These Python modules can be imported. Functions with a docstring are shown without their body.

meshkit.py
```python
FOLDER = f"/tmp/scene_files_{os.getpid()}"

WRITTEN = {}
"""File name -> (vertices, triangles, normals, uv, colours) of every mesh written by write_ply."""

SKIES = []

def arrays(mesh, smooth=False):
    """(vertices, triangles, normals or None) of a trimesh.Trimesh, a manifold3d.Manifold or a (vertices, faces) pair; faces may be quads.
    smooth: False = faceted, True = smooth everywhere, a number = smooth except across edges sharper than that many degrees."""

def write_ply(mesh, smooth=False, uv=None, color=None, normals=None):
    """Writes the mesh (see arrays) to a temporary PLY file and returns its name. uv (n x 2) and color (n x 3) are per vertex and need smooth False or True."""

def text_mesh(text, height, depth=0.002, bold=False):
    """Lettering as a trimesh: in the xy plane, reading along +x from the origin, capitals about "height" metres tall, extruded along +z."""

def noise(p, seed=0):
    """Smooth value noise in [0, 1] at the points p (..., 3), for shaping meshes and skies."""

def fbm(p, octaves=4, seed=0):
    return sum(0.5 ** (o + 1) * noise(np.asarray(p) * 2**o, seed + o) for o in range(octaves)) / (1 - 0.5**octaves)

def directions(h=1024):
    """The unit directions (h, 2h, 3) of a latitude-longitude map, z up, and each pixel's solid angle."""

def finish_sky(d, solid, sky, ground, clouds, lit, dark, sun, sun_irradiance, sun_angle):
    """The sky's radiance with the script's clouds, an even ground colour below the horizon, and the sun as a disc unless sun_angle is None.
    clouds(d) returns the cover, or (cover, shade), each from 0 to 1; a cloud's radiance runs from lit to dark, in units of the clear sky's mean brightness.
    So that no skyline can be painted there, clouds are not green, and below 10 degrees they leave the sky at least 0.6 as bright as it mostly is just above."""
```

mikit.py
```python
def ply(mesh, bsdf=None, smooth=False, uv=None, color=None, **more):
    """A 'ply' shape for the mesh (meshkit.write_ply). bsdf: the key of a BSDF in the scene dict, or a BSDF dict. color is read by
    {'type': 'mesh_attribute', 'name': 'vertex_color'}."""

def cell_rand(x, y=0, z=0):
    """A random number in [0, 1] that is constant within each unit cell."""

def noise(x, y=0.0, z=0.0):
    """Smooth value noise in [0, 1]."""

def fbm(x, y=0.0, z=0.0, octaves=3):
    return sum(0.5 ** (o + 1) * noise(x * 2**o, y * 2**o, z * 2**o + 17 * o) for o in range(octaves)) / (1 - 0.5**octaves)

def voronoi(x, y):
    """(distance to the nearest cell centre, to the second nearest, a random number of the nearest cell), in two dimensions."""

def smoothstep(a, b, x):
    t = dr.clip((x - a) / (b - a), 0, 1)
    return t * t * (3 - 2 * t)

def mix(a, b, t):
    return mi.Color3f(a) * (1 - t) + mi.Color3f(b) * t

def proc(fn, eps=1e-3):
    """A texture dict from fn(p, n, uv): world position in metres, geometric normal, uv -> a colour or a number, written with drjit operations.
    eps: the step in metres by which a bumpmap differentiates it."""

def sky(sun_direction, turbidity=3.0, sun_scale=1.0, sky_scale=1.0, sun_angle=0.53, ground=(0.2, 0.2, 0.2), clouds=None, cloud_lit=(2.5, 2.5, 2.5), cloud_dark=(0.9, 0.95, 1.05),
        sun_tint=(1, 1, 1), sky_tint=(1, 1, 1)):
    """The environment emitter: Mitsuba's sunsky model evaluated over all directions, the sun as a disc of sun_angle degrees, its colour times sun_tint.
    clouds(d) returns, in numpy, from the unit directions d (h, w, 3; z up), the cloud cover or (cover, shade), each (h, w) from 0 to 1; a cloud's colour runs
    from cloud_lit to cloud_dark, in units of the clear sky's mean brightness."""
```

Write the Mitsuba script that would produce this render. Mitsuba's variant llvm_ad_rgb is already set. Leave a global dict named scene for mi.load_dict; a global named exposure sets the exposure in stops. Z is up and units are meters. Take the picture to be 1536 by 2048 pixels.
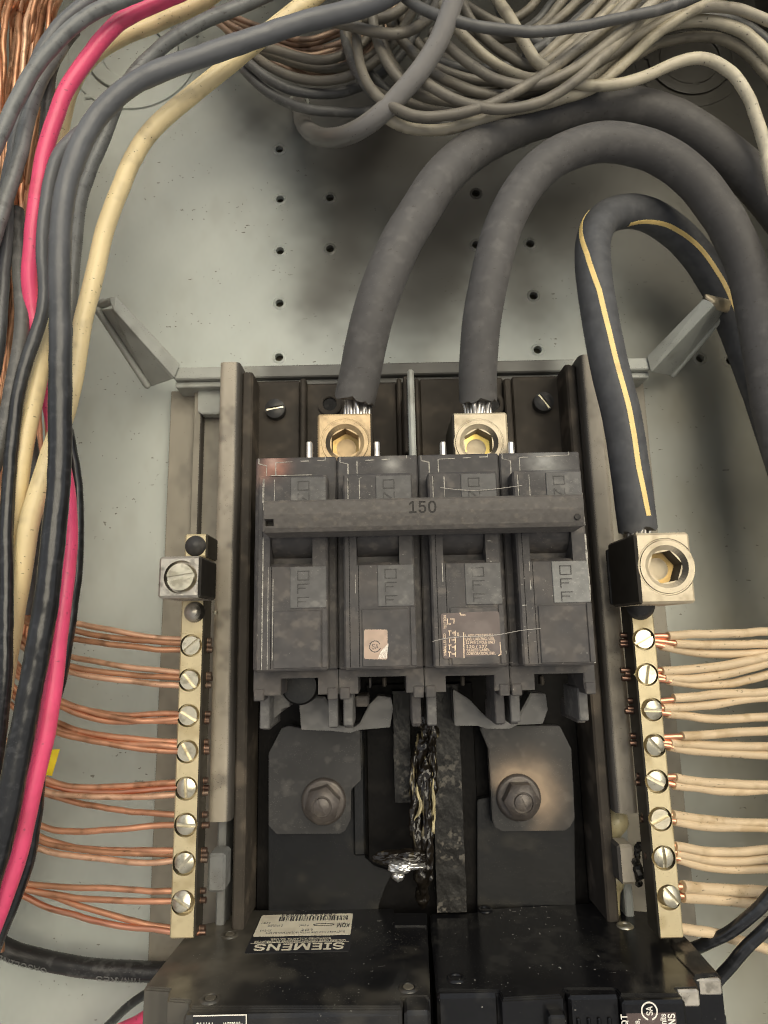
import math, random, numpy as np, trimesh, drjit as dr, mitsuba as mi, mikit, meshkit, manifold3d as m3
from shapely.geometry import Polygon, Point, box as sbox
from shapely.ops import unary_union
from shapely import affinity
from mikit import noise, fbm, smoothstep, mix, proc
T = mi.ScalarTransform4f
scene, labels = {}, {}
random.seed(7)

# ---------------------------------------------------------------- camera, light, exposure
# The panel stands upright: x right, z up, its back wall is y = 0. Working unit: mm; (X, D, Z) with D the height off the back wall.
F, TILT, ROLL, CAMD = 1300.0, math.radians(10.5), 0.021, 280.0
fw = np.array([0, math.cos(TILT), math.sin(TILT)])
r0, u0 = np.array([1.0, 0, 0]), np.array([0, -math.sin(TILT), math.cos(TILT)])
RV, UV = math.cos(ROLL) * r0 - math.sin(ROLL) * u0, math.sin(ROLL) * r0 + math.cos(ROLL) * u0
EYE = np.array([0, -CAMD, 0.0])
scene['camera'] = {'type': 'perspective', 'fov': math.degrees(2 * math.atan(768 / F)), 'fov_axis': 'x', 'near_clip': 0.005, 'far_clip': 100.0,
                   'to_world': T().look_at(origin=(EYE * .001).tolist(), target=((EYE + fw * 100) * .001).tolist(), up=UV.tolist())}
scene['daylight'] = mikit.sky([0.34, -1.0, 0.36], turbidity=3, sun_scale=0.20, sun_angle=55, sky_scale=1.0, clouds=lambda d: 1.0,
                              cloud_lit=(0.55, 0.582, 0.628), ground=(0.5, 0.495, 0.50), sun_tint=(0.80, 0.985, 1.36))
exposure = 3.97


def P(px, py, D):
    """The point at height D over the back wall that the photograph shows at (px, py), in mm."""
    d = fw + RV * (px - 768) / F + UV * (1024 - py) / F
    return EYE + d * ((CAMD - D) / d[1])


def PZ(px, py, Z):
    """(X, D) of the point at height Z."""
    d = fw + RV * (px - 768) / F + UV * (1024 - py) / F
    t = Z / d[2]
    return d[0] * t, CAMD - d[1] * t


def mmpx(px, py, D):
    return float((P(px, py, D) - EYE) @ fw) / F


# ---------------------------------------------------------------- materials
def mat(key, base, rough=0.5, metallic=0.0, var=0.25, scale=300.0, dust=None, bump=0.0, bscale=900.0, spec=0.5, rvar=0.0, clear=0.0, stretch=(1, 1, 1), soot=None, sootc=(0.055, 0.050, 0.045), nick=0.0, speck=0.0, stain=()):
    """dust = (colour, amount 0..1, scale): pale specks and films; soot = a function of p giving the cover 0..1."""
    base = tuple(base)

    def col(p, n, uv):
        a = fbm(p.x * scale * stretch[0], p.y * scale * stretch[1], p.z * scale * stretch[2], 3)
        c = mi.Color3f(base) * (1 - var + 2 * var * a)
        if dust:
            d, amt, ds = dust
            g = smoothstep(0.52, 0.8, fbm(p.x * ds, p.y * ds + 3.1, p.z * ds, 3)) * amt + smoothstep(0.8, 0.9, noise(p.x * 2600, p.y * 2600, p.z * 2600)) * smoothstep(.45, .7, noise(p.x * 160, p.y * 160 + 9, p.z * 160)) * amt
            c = mix(c, d, dr.clip(g, 0, 1))
        if speck:
            c = mix(c, (0.5, 0.48, 0.43), speck * smoothstep(.92, .97, noise(p.x * 1100, p.y * 1100, p.z * 1100)) * smoothstep(.55, .7, noise(p.x * 95, p.y * 95 + 3, p.z * 95)))
        for q, sr, sc, sa in stain:
            c = mix(c, sc, sa * dr.exp(-(dr.square(p.x - q[0] * .001) + dr.square(p.z - q[2] * .001)) / (sr * sr)) * (.4 + 1.1 * fbm(p.x * 420, p.y * 420, p.z * 420, 3)))
        if nick:
            c = mix(c, (0.05, 0.042, 0.035), nick * smoothstep(.82, .90, noise(p.x * 1100, p.y * 1100, p.z * 1500)) * smoothstep(.50, .62, noise(p.x * 170, p.y * 170 + 7, p.z * 170)))
        if soot:
            c = mix(c, sootc, soot(p, n))
        return c
    b = {'type': 'principled', 'base_color': proc(col), 'metallic': metallic, 'specular': spec}
    if clear:
        b.update(clearcoat=clear, clearcoat_gloss=0.8)
    if callable(rough):
        b['roughness'] = proc(lambda p, n, uv: dr.clip(rough(p), .05, 1))
    elif rvar:
        b['roughness'] = proc(lambda p, n, uv: dr.clip(rough + rvar * (2 * fbm(p.x * scale * .7, p.y * scale * .7 + 5, p.z * scale * .7, 2) - 1), 0.05, 1))
    else:
        b['roughness'] = rough
    if bump:
        b = {'type': 'bumpmap', 'arbitrary': proc(lambda p, n, uv: fbm(p.x * bscale, p.y * bscale, p.z * bscale, 3), 2e-4), 'scale': bump, 'bsdf': b}
    scene['m_' + key] = {'type': 'twosided', 'bsdf': b}
    return key


# soot that the fire left on the back wall: (px, py, radius px, strength)
SOOT = [(740, 330, 80, .85), (770, 270, 95, .85), (722, 420, 62, .78), (700, 500, 55, .78), (675, 570, 55, .72), (637, 612, 62, .78), (620, 545, 50, .35), (850, 420, 90, .9), (830, 500, 80, .9), (815, 585, 80, .85), (870, 350, 95, .9),
        (905, 480, 75, .9), (865, 650, 60, .55), (960, 340, 85, .9), (930, 420, 65, .85), (1050, 430, 85, .82), (1040, 540, 75, .8), (655, 520, 75, .5), (640, 400, 60, .3), (690, 440, 70, .6), (690, 330, 70, .5), (780, 640, 60, .5), (900, 570, 80, .8), (1060, 625, 60, .5), (1130, 400, 95, .75), (1150, 490, 75, .6), (640, 300, 60, .25), (600, 430, 70, .15),
        (1250, 560, 110, .22), (600, 190, 75, .75), (520, 230, 50, .45), (700, 230, 120, .7), (900, 200, 170, .75), (1120, 170, 190, .75), (1320, 160, 220, .85), (1480, 330, 170, .72), (1080, 60, 190, .75), (1235, 370, 120, .68), (1400, 50, 210, .8), (1330, 520, 120, .45), (470, 110, 70, .5),
        (1460, 560, 140, .4), (1380, 860, 130, .18), (1500, 1000, 90, .35), (850, 690, 60, .2), (600, 60, 170, .7), (760, 100, 200, .6), (1000, 90, 220, .6), (1250, 60, 200, .5)]
SB = [(P(a, b, 0)[0] * .001, P(a, b, 0)[2] * .001, r * mmpx(a, b, 0) * .001, s) for a, b, r, s in SOOT]


def wall_soot(p):
    x = p.x + .012 * (fbm(p.x * 60, 3.0, p.z * 60, 3) - .5)
    z = p.z + .016 * (fbm(p.x * 60, 8.0, p.z * 60, 3) - .5)
    clean = mi.Float(1)
    for a, b, r, s in SB:
        clean = clean * (1 - s * dr.exp(-(dr.square(x - a) + dr.square(z - b)) / (r * r) * .9))
    return dr.clip(1 - clean, 0, 1)


def wall_col(p, n, uv):
    c = mix((0.375, 0.405, 0.38), (0.47, 0.50, 0.47), fbm(p.x * 25, p.y * 25, p.z * 25, 3))
    c = c * (0.99 + .02 * noise(p.x * 900, p.y * 900, p.z * 400))
    grime = smoothstep(.5, .85, fbm(p.x * 90, 4.0, p.z * 40, 3)) * .13
    c = mix(c, (0.235, 0.215, 0.155), dr.clip(grime + .75 * smoothstep(.085, .15, p.x + .03 * (fbm(p.x * 30, 6.0, p.z * 30, 3) - .5)), 0, .8))
    specks = smoothstep(.90, .95, noise(p.x * 800 + 3 * noise(p.x * 300, 5.0, p.z * 300), 2.0, p.z * 800)) * smoothstep(.62, .74, noise(p.x * 90, 1.0, p.z * 90))
    c = mix(c, (0.10, 0.085, 0.065), dr.clip(specks, 0, .7))
    return mix(c, (0.036, 0.032, 0.026), wall_soot(p))


scene['m_panel_paint'] = {'type': 'twosided', 'bsdf': {'type': 'bumpmap', 'arbitrary': proc(lambda p, n, uv: fbm(p.x * 700, p.y * 700, p.z * 700, 2), 2e-4), 'scale': 5e-5,
                        'bsdf': {'type': 'principled', 'base_color': proc(wall_col), 'roughness': 0.42, 'specular': .45}}}


def centre_soot(k):
    """Soot lies thicker towards the burnt middle of the panel."""
    return lambda p, n: dr.clip(k * smoothstep(.078, .060, dr.abs(p.x - .0113)) + .25 * smoothstep(.5, .8, fbm(p.x * 150, p.y * 150, p.z * 90, 3)) + inward(p, n), 0, .97)


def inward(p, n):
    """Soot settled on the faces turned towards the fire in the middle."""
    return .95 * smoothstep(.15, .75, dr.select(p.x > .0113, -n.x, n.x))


mat('frame_paint', (0.30, 0.31, 0.285), .5, var=.2, scale=120, dust=((.10, .09, .07), .5, 90), bump=4e-5, soot=lambda p, n: .82 * smoothstep(.068, .056, dr.abs(p.x - .0113)) * smoothstep(.098, .102, p.z) * smoothstep(.125, .118, p.z) * (.8 + .4 * fbm(p.x * 90, p.y * 90, p.z * 90, 2)))
mat('rail_metal', (0.33, 0.292, 0.232), .55, var=.25, scale=160, dust=((.09, .075, .06), .6, 120), bump=5e-5, stretch=(1, 1, .3), soot=centre_soot(.12))
mat('clip_grey', (0.16, 0.163, 0.16), .5, var=.25, scale=140, dust=((.07, .06, .05), .5, 120), bump=5e-5)
mat('bolt_brown', (0.078, 0.067, 0.061), .4, metallic=.3, var=.4, scale=300, dust=((.2, .17, .14), .4, 300), bump=4e-5)
mat('copper_tan', (0.70, 0.43, 0.28), .46, metallic=.65, var=.3, scale=230, dust=((.24, .14, .08), .6, 260), bump=4e-5, soot=lambda p, n: .85 * smoothstep(.0745, .0737, dr.abs(p.x - .0110)) * smoothstep(.12, .1, dr.abs(p.z)))
mat('copper_brown', (0.50, 0.26, 0.15), .44, metallic=.7, var=.4, scale=140, dust=((.16, .09, .05), .7, 180), bump=4e-5, soot=lambda p, n: .85 * smoothstep(.0745, .0737, dr.abs(p.x - .0110)) * smoothstep(.12, .1, dr.abs(p.z)))
mat('rail_inner', (0.05, 0.043, 0.036), .5, var=.4, scale=160, dust=((.16, .13, .1), .5, 120), bump=5e-5, stretch=(1, 1, .3), spec=.1)
mat('pan_metal', (0.24, 0.22, 0.178), .55, var=.2, scale=140, dust=((.10, .08, .06), .4, 60), stretch=(1, 1, .4), soot=centre_soot(.7))
mat('soot_plastic', (0.062, 0.0585, 0.0585), .55, var=.22, scale=420, dust=((.20, .175, .15), .34, 330), bump=6e-5, bscale=1500, rvar=.12, sootc=(.135, .115, .098), soot=lambda p, n: .30 * smoothstep(.35, .75, fbm(p.x * 170, p.y * 170, p.z * 120, 3)) * smoothstep(.045, .0, p.z), spec=.22, speck=.7, stain=((P(548, 935, 72), .0042, (.42, .17, .11), .6), (P(530, 960, 72), .003, (.36, .2, .15), .4), (P(1090, 925, 72), .005, (.38, .38, .36), .6), (P(785, 930, 72), .0028, (.45, .44, .41), .5), (P(545, 925, 72), .002, (.5, .4, .36), .4)))
mat('soot_plastic_pale', (0.102, 0.099, 0.097), .5, var=.25, scale=420, dust=((.25, .24, .22), .4, 330), bump=5e-5, bscale=1500, rvar=.1, spec=.22)
mat('soot_plastic_bright', (0.185, 0.184, 0.176), .5, var=.25, scale=420, dust=((.36, .35, .33), .4, 330), bump=5e-5, bscale=1500, spec=.22)
mat('soot_bar', (0.095, 0.087, 0.080), .58, var=.25, scale=700, dust=((.20, .17, .135), .3, 700), bump=1.4e-4, bscale=1600, spec=.22)
mat('number_dark', (0.035, 0.032, 0.03), .6, var=.3, spec=.2)
mat('letter_shade', (0.052, 0.05, 0.048), .6, var=.4, scale=400, dust=((.22, .21, .2), .6, 330))  # moulded letters coloured dark, shading of their edges painted in
mat('clip_metal', (0.15, 0.147, 0.143), .5, metallic=.15, var=.3, scale=120, dust=((.26, .25, .24), .4, 200), bump=6e-5, spec=.22)
mat('chalk', (0.33, 0.31, 0.275), .8, var=.8, scale=900)
mat('dark_slot', (0.008, 0.008, 0.009), .4, var=.3, dust=((.12, .11, .1), .4, 300), spec=.1)
mat('base_black', (0.005, 0.0045, 0.0045), .5, var=.4, scale=140, dust=((.02, .018, .016), .4, 120), bump=8e-5, bscale=600, spec=.1)
mat('crust', (0.008, 0.0075, 0.007), .42, var=.3, scale=200, bump=1.0e-4, bscale=900, spec=.3, sootc=(.11, .10, .085), soot=lambda p, n: .9 * smoothstep(.50, .72, fbm(p.x * 640, p.y * 640, p.z * 520, 3)) * smoothstep(.38, .6, fbm(p.x * 130, p.y * 130, p.z * 90, 2)) * smoothstep(-.030, -.060, p.z))
mat('soot_metal', (0.040, 0.039, 0.039), .36, metallic=0, var=.3, scale=80, dust=((.14, .13, .12), .3, 260), bump=3e-5, spec=.22)
def halo(p):
    """Pale ring round the right nut, strongest to its upper right, fading outwards."""
    x, z = p.x - HALO[0] * .001, p.z - HALO[2] * .001
    r = dr.sqrt(x * x + z * z) + .0025 * (fbm(p.x * 260, 1.0, p.z * 260, 3) - .5)
    return dr.clip(1.1 * dr.exp(-dr.maximum(r - .0085, 0) / .0032) * smoothstep(-.006, .006, .6 * x + z) + .25 * dr.exp(-dr.square((r - .012) / .005)) * smoothstep(.0, .008, x), 0, .85)


HALO = P(1040, 1598, 28)
mat('pale_ring_metal', (0.040, 0.039, 0.039), .36, metallic=0, var=.3, scale=80, dust=((.14, .13, .12), .3, 260), bump=3e-5, spec=.22, sootc=(.36, .27, .19), soot=lambda p, n: halo(p))
mat('soot_plate', (0.044, 0.038, 0.032), .5, metallic=.1, var=.4, scale=90, dust=((.13, .105, .08), .3, 110), bump=5e-5, spec=.1)
mat('bus_dark', (0.007, 0.0074, 0.0085), .32, metallic=0, var=.5, scale=60, dust=((.05, .045, .035), .35, 90), bump=3e-5, spec=.3)
mat('feeder_rubber', (0.090, 0.0865, 0.085), .55, var=.12, scale=300, dust=((.19, .18, .17), .22, 260), bump=3e-5, spec=.22, nick=0.5, soot=lambda p, n: .5 * smoothstep(.045, .15, p.x) * smoothstep(.10, .17, p.z))  # darker to the upper right: shade of the box painted into the colour
mat('neutral_rubber', (0.074, 0.075, 0.079), .45, var=.25, scale=300, dust=((.10, .10, .10), .4, 420), bump=3e-5, spec=.22)
mat('stripe_yellow', (0.76, 0.56, 0.22), .5, var=.12, scale=300, dust=((.35, .25, .1), .4, 160))
mat('black_gloss', (0.014, 0.0145, 0.016), lambda p: .23 + .19 * smoothstep(.02, .15, p.z) + .16 * (fbm(p.x * 200, p.y * 200, p.z * 120, 2) - .5), var=.4, scale=160, dust=((.09, .09, .095), .22, 520), bump=5e-4, bscale=130, rvar=.14, sootc=(.125, .128, .135), soot=lambda p, n: .85 * smoothstep(.06, .17, p.z + .05 * (fbm(p.x * 90, p.y * 90, p.z * 60, 3) - .5)))
mat('black_cable_skin', (0.018, 0.018, 0.019), .35, var=.4, scale=160, dust=((.09, .09, .09), .5, 420), bump=1.2e-4, bscale=400, rvar=.12)
mat('grey_insulation', (0.155, 0.16, 0.16), .42, var=.2, scale=200, dust=((.06, .06, .06), .5, 300), bump=6e-5, bscale=500, nick=0.6)
mat('dim_grey_insulation', (0.085, 0.084, 0.081), .48, var=.3, scale=200, dust=((.2, .19, .18), .4, 300), bump=8e-5, bscale=500, nick=0.5)
mat('duct_grey', (0.20, 0.19, 0.18), .27, var=.2, scale=60, soot=lambda p, n: .75 * smoothstep(.235, .195, p.z) * smoothstep(.01, -.025, p.x), nick=0.5)
mat('cream_insulation', (0.68, 0.55, 0.31), .42, var=.1, scale=60, dust=((.30, .24, .14), .4, 130), bump=2e-5, nick=0.7)
mat('red_insulation', (0.70, 0.075, 0.175), .38, var=.12, scale=60, dust=((.35, .05, .06), .3, 130), bump=2e-5, nick=0.5)
mat('white_insulation', (0.55, 0.425, 0.275), .5, var=.15, scale=120, dust=((.36, .25, .13), .6, 190), bump=5e-5, nick=0.6)


def sooty(p):
    a = smoothstep(.125, .04, p.x) * .70 + .22
    return dr.clip(a + .6 * (fbm(p.x * 110, p.y * 110, p.z * 110, 3) - .5), 0, .82)


mat('sooty_insulation', (0.41, 0.365, 0.28), .5, var=.2, scale=150, dust=((.10, .085, .07), .4, 210), bump=6e-5, soot=lambda p, n: .95 * sooty(p), nick=0.8)
mat('pale_insulation', (0.56, 0.50, 0.37), .48, var=.2, scale=150, dust=((.16, .13, .1), .4, 210), bump=6e-5, soot=lambda p, n: .6 * sooty(p), nick=.8)
mat('copper', (0.66, 0.335, 0.20), .42, metallic=.75, var=.35, scale=170, dust=((.22, .11, .06), .6, 220), bump=3e-5, soot=lambda p, n: .85 * smoothstep(.0745, .0737, dr.abs(p.x - .0110)) * smoothstep(.12, .1, dr.abs(p.z)))
mat('copper_bright', (0.74, 0.35, 0.22), .3, metallic=.9, var=.2, scale=200, soot=lambda p, n: .85 * smoothstep(.0745, .0737, dr.abs(p.x - .0110)) * smoothstep(.12, .1, dr.abs(p.z)))
mat('copper_sooty', (0.36, 0.25, 0.18), .5, metallic=.5, var=.4, scale=140, dust=((.09, .07, .06), .7, 160))
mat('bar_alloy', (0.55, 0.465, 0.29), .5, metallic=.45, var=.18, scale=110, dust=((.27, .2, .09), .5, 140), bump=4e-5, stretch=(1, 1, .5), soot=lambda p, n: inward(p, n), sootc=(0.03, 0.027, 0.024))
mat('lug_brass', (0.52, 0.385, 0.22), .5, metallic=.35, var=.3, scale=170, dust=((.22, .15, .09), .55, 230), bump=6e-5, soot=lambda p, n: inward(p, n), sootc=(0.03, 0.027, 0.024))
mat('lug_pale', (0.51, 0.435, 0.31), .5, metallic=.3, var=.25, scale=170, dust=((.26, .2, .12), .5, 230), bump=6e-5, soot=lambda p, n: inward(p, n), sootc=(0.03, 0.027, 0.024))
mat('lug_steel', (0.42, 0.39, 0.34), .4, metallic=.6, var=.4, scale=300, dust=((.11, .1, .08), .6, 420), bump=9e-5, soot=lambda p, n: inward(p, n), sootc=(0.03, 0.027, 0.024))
mat('lug_side', (0.10, 0.09, 0.08), .5, metallic=.3, var=.4, scale=160)
mat('screw_steel', (0.62, 0.57, 0.44), .3, metallic=.85, var=.3, scale=260, dust=((.2, .17, .1), .5, 400))
mat('hex_gold', (0.75, 0.56, 0.16), .3, metallic=.8, var=.4, scale=260)
mat('hex_brown', (0.36, 0.24, 0.09), .35, metallic=.7, var=.5, scale=260)
mat('strand_alu', (0.62, 0.60, 0.58), .34, metallic=.85, var=.4, scale=400)
mat('gloss_plastic', (0.007, 0.007, 0.008), .2, var=.5, scale=60, dust=((.06, .057, .05), .25, 160), bump=2e-5, bscale=300, rvar=.1, spec=.33, speck=.7)
mat('dusty_gloss', (0.008, 0.008, 0.009), .3, speck=.7, var=.5, scale=60, dust=((.10, .09, .07), .35, 80), bump=1.2e-4, bscale=300, rvar=.15, sootc=(0.12, 0.108, 0.085),
    soot=lambda p, n: dr.clip(smoothstep(-.028, -.074, p.x + .03 * (fbm(p.x * 70, p.y * 70, 1.0, 3) - .5)) * (.35 + .8 * fbm(p.x * 160, p.y * 160, 2.0, 3)) + .9 * smoothstep(.5, .75, fbm(p.x * 45, p.y * 45 + 4, 7.0, 2)) * smoothstep(.055, .075, -p.y) * .5, 0, .9))
mat('dusty_plastic', (0.10, 0.088, 0.066), .6, var=.5, scale=130, dust=((.22, .19, .14), .6, 160), bump=2.5e-4, bscale=350)
mat('label_cream', (0.70, 0.64, 0.50), .5, var=.08, scale=200, dust=((.4, .34, .24), .3, 200))
mat('label_black', (0.02, 0.02, 0.022), .35, var=.2)
mat('label_ink', (0.03, 0.028, 0.03), .5, var=.1)
mat('label_tan', (0.40, 0.29, 0.22), .45, var=.2, scale=200, dust=((.2, .15, .12), .4, 300))
mat('label_print', (0.62, 0.47, 0.34), .5, var=.45, scale=500)
mat('label_white_print', (0.72, 0.68, 0.6), .5, var=.2, scale=500)
mat('label_smoked', (0.085, 0.06, 0.055), .4, var=.3, scale=200, dust=((.16, .13, .12), .4, 200))
mat('tar', (0.010, 0.008, 0.006), .13, var=.6, scale=200, bump=4e-4, bscale=700, sootc=(.42, .35, .19),
    soot=lambda p, n: .5 * smoothstep(.62, .76, fbm(p.x * 620, p.y * 620, p.z * 80, 3)) * smoothstep(-.085, -.05, p.z))
mat('melt_silver', (0.82, 0.81, 0.78), .28, metallic=.9, var=.4, scale=500, bump=9e-5, bscale=900, dust=((.12, .11, .1), .7, 420))
mat('tag_yellow', (0.80, 0.62, 0.02), .5, var=.15, scale=200)
mat('thread', (0.45, 0.42, 0.38), .8)
mat('amber_resin', (0.40, 0.345, 0.20), .28, var=.5, scale=130, dust=((.1, .08, .05), .5, 160), bump=2e-4, bscale=250)


# ---------------------------------------------------------------- mesh helpers (mm)
COUNT = {}


def numbered(name):
    n = COUNT.get(name, -1) + 1
    COUNT[name] = n
    return name if n == 0 else f'{name}_{n:03d}'


def obj(name, mesh, m, parent=None, smooth=False, label=None, kind=None, color=None):
    key = numbered(f'{parent}__{name}' if parent else name)
    if isinstance(mesh, m3.Manifold):
        k = mesh.to_mesh()
        mesh = trimesh.Trimesh(np.array(k.vert_properties[:, :3]), np.array(k.tri_verts), process=False)
    mesh = mesh.copy()
    mesh.vertices = np.asarray(mesh.vertices) * .001
    scene[key] = mikit.ply(mesh, 'm_' + m, smooth=smooth)
    if label or kind:
        labels[key] = {}
        if label: labels[key]['label'] = label
        if kind: labels[key]['kind'] = kind
    return key


def thing(name, label, cat, group=None):
    key = numbered(name)
    labels[key] = {'label': label, 'category': cat}
    if group: labels[key]['group'] = group
    return key


def tag(key, label, cat, group=None):
    labels[key] = {'label': label, 'category': cat}
    if group: labels[key]['group'] = group
    return key


def cat(*ms):
    out = []
    for q in ms:
        if isinstance(q, m3.Manifold):
            k = q.to_mesh()
            q = trimesh.Trimesh(np.array(k.vert_properties[:, :3]), np.array(k.tri_verts), process=False)
        out.append(q)
    return trimesh.util.concatenate(out)


def bx(x0, x1, d0, d1, z0, z1, c=0.4):
    """A box with chamfered edges."""
    x0, x1 = sorted((x0, x1)); d0, d1 = sorted((d0, d1)); z0, z1 = sorted((z0, z1))
    c = min(c, (x1 - x0) * .3, (d1 - d0) * .3, (z1 - z0) * .3)
    pts = []
    for sx in (0, 1):
        for sd in (0, 1):
            for sz in (0, 1):
                v = [x1 if sx else x0, -(d1 if sd else d0), z1 if sz else z0]
                s = [-1 if sx else 1, 1 if sd else -1, -1 if sz else 1]
                for k in range(3):
                    w = list(v)
                    for j in range(3):
                        if j != k: w[j] += s[j] * c
                    pts.append(w)
    return m3.Manifold.hull_points(np.array(pts))


def bxp(a, b, c_, d, D, th, c=0.4):
    """A box whose front, at height D, spans the photograph's rectangle a, b .. c_, d; th deep."""
    p, q, r, s = P(a, b, D), P(c_, b, D), P(a, d, D), P(c_, d, D)
    return bx((p[0] + r[0]) / 2, (q[0] + s[0]) / 2, D - th, D, (r[2] + s[2]) / 2, (p[2] + q[2]) / 2, c)


def plate(poly, d0, d1):
    """A polygon in (X, Z) extruded from height d0 to d1."""
    if not isinstance(poly, list):
        poly = list(getattr(poly, 'geoms', [poly]))
    ms = []
    for g in poly:
        m = trimesh.creation.extrude_polygon(g, d1 - d0, engine='earcut')
        v = m.vertices
        m.vertices = np.stack([v[:, 0], -(d0 + v[:, 2]), v[:, 1]], 1)
        ms.append(m)
    return trimesh.util.concatenate(ms)


def rounded(poly, r):
    return poly.buffer(-r).buffer(2 * r).buffer(-r)


def polyp(pts, D):
    return Polygon([P(a, b, D)[[0, 2]] for a, b in pts])


def ledge(poly, d0, d1, c=.4):
    """plate with a chamfered front edge."""
    poly = list(getattr(poly, 'geoms', [poly]))
    out = []
    for g in poly:
        out.append(plate(g, d0, d1 - c))
        inner = g.buffer(-c)
        out.append(plate(g.buffer(-c * .5), d1 - c - .01, d1 - c * .4))
        if not inner.is_empty: out.append(plate(inner, d1 - c * .4 - .01, d1))
    return trimesh.util.concatenate(out)


def flat_top(poly, z0, z1):
    """A polygon in (X, D) extruded from height z0 to z1 (z upwards)."""
    m = trimesh.creation.extrude_polygon(poly, z1 - z0, engine='earcut')
    v = m.vertices
    m.vertices = np.stack([v[:, 0], -v[:, 1], z0 + v[:, 2]], 1)
    m.invert()
    return m


def man(tm):
    tm = tm.copy(); tm.merge_vertices()
    return m3.Manifold(m3.Mesh(vert_properties=np.asarray(tm.vertices, np.float32), tri_verts=np.asarray(tm.faces, np.uint32)))


def cyl(x, z, d0, d1, r, seg=28, r2=None, tilt=None):
    m = m3.Manifold.cylinder(d1 - d0, r, r if r2 is None else r2, seg).rotate((90, 0, 0))
    if tilt: m = m.rotate((tilt[0], 0, tilt[1]))
    return m.translate((x, -d0, z))


def lathe(profile, x, z, seg=32):
    """profile: (r, D) points, turned about the axis out of the wall at (X, Z)."""
    m = trimesh.creation.revolve(np.array(profile, float), sections=seg)
    v = m.vertices
    m.vertices = np.stack([x + v[:, 0], -v[:, 2], z + v[:, 1]], 1)
    if m.volume < 0: m.invert()
    return m


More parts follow.
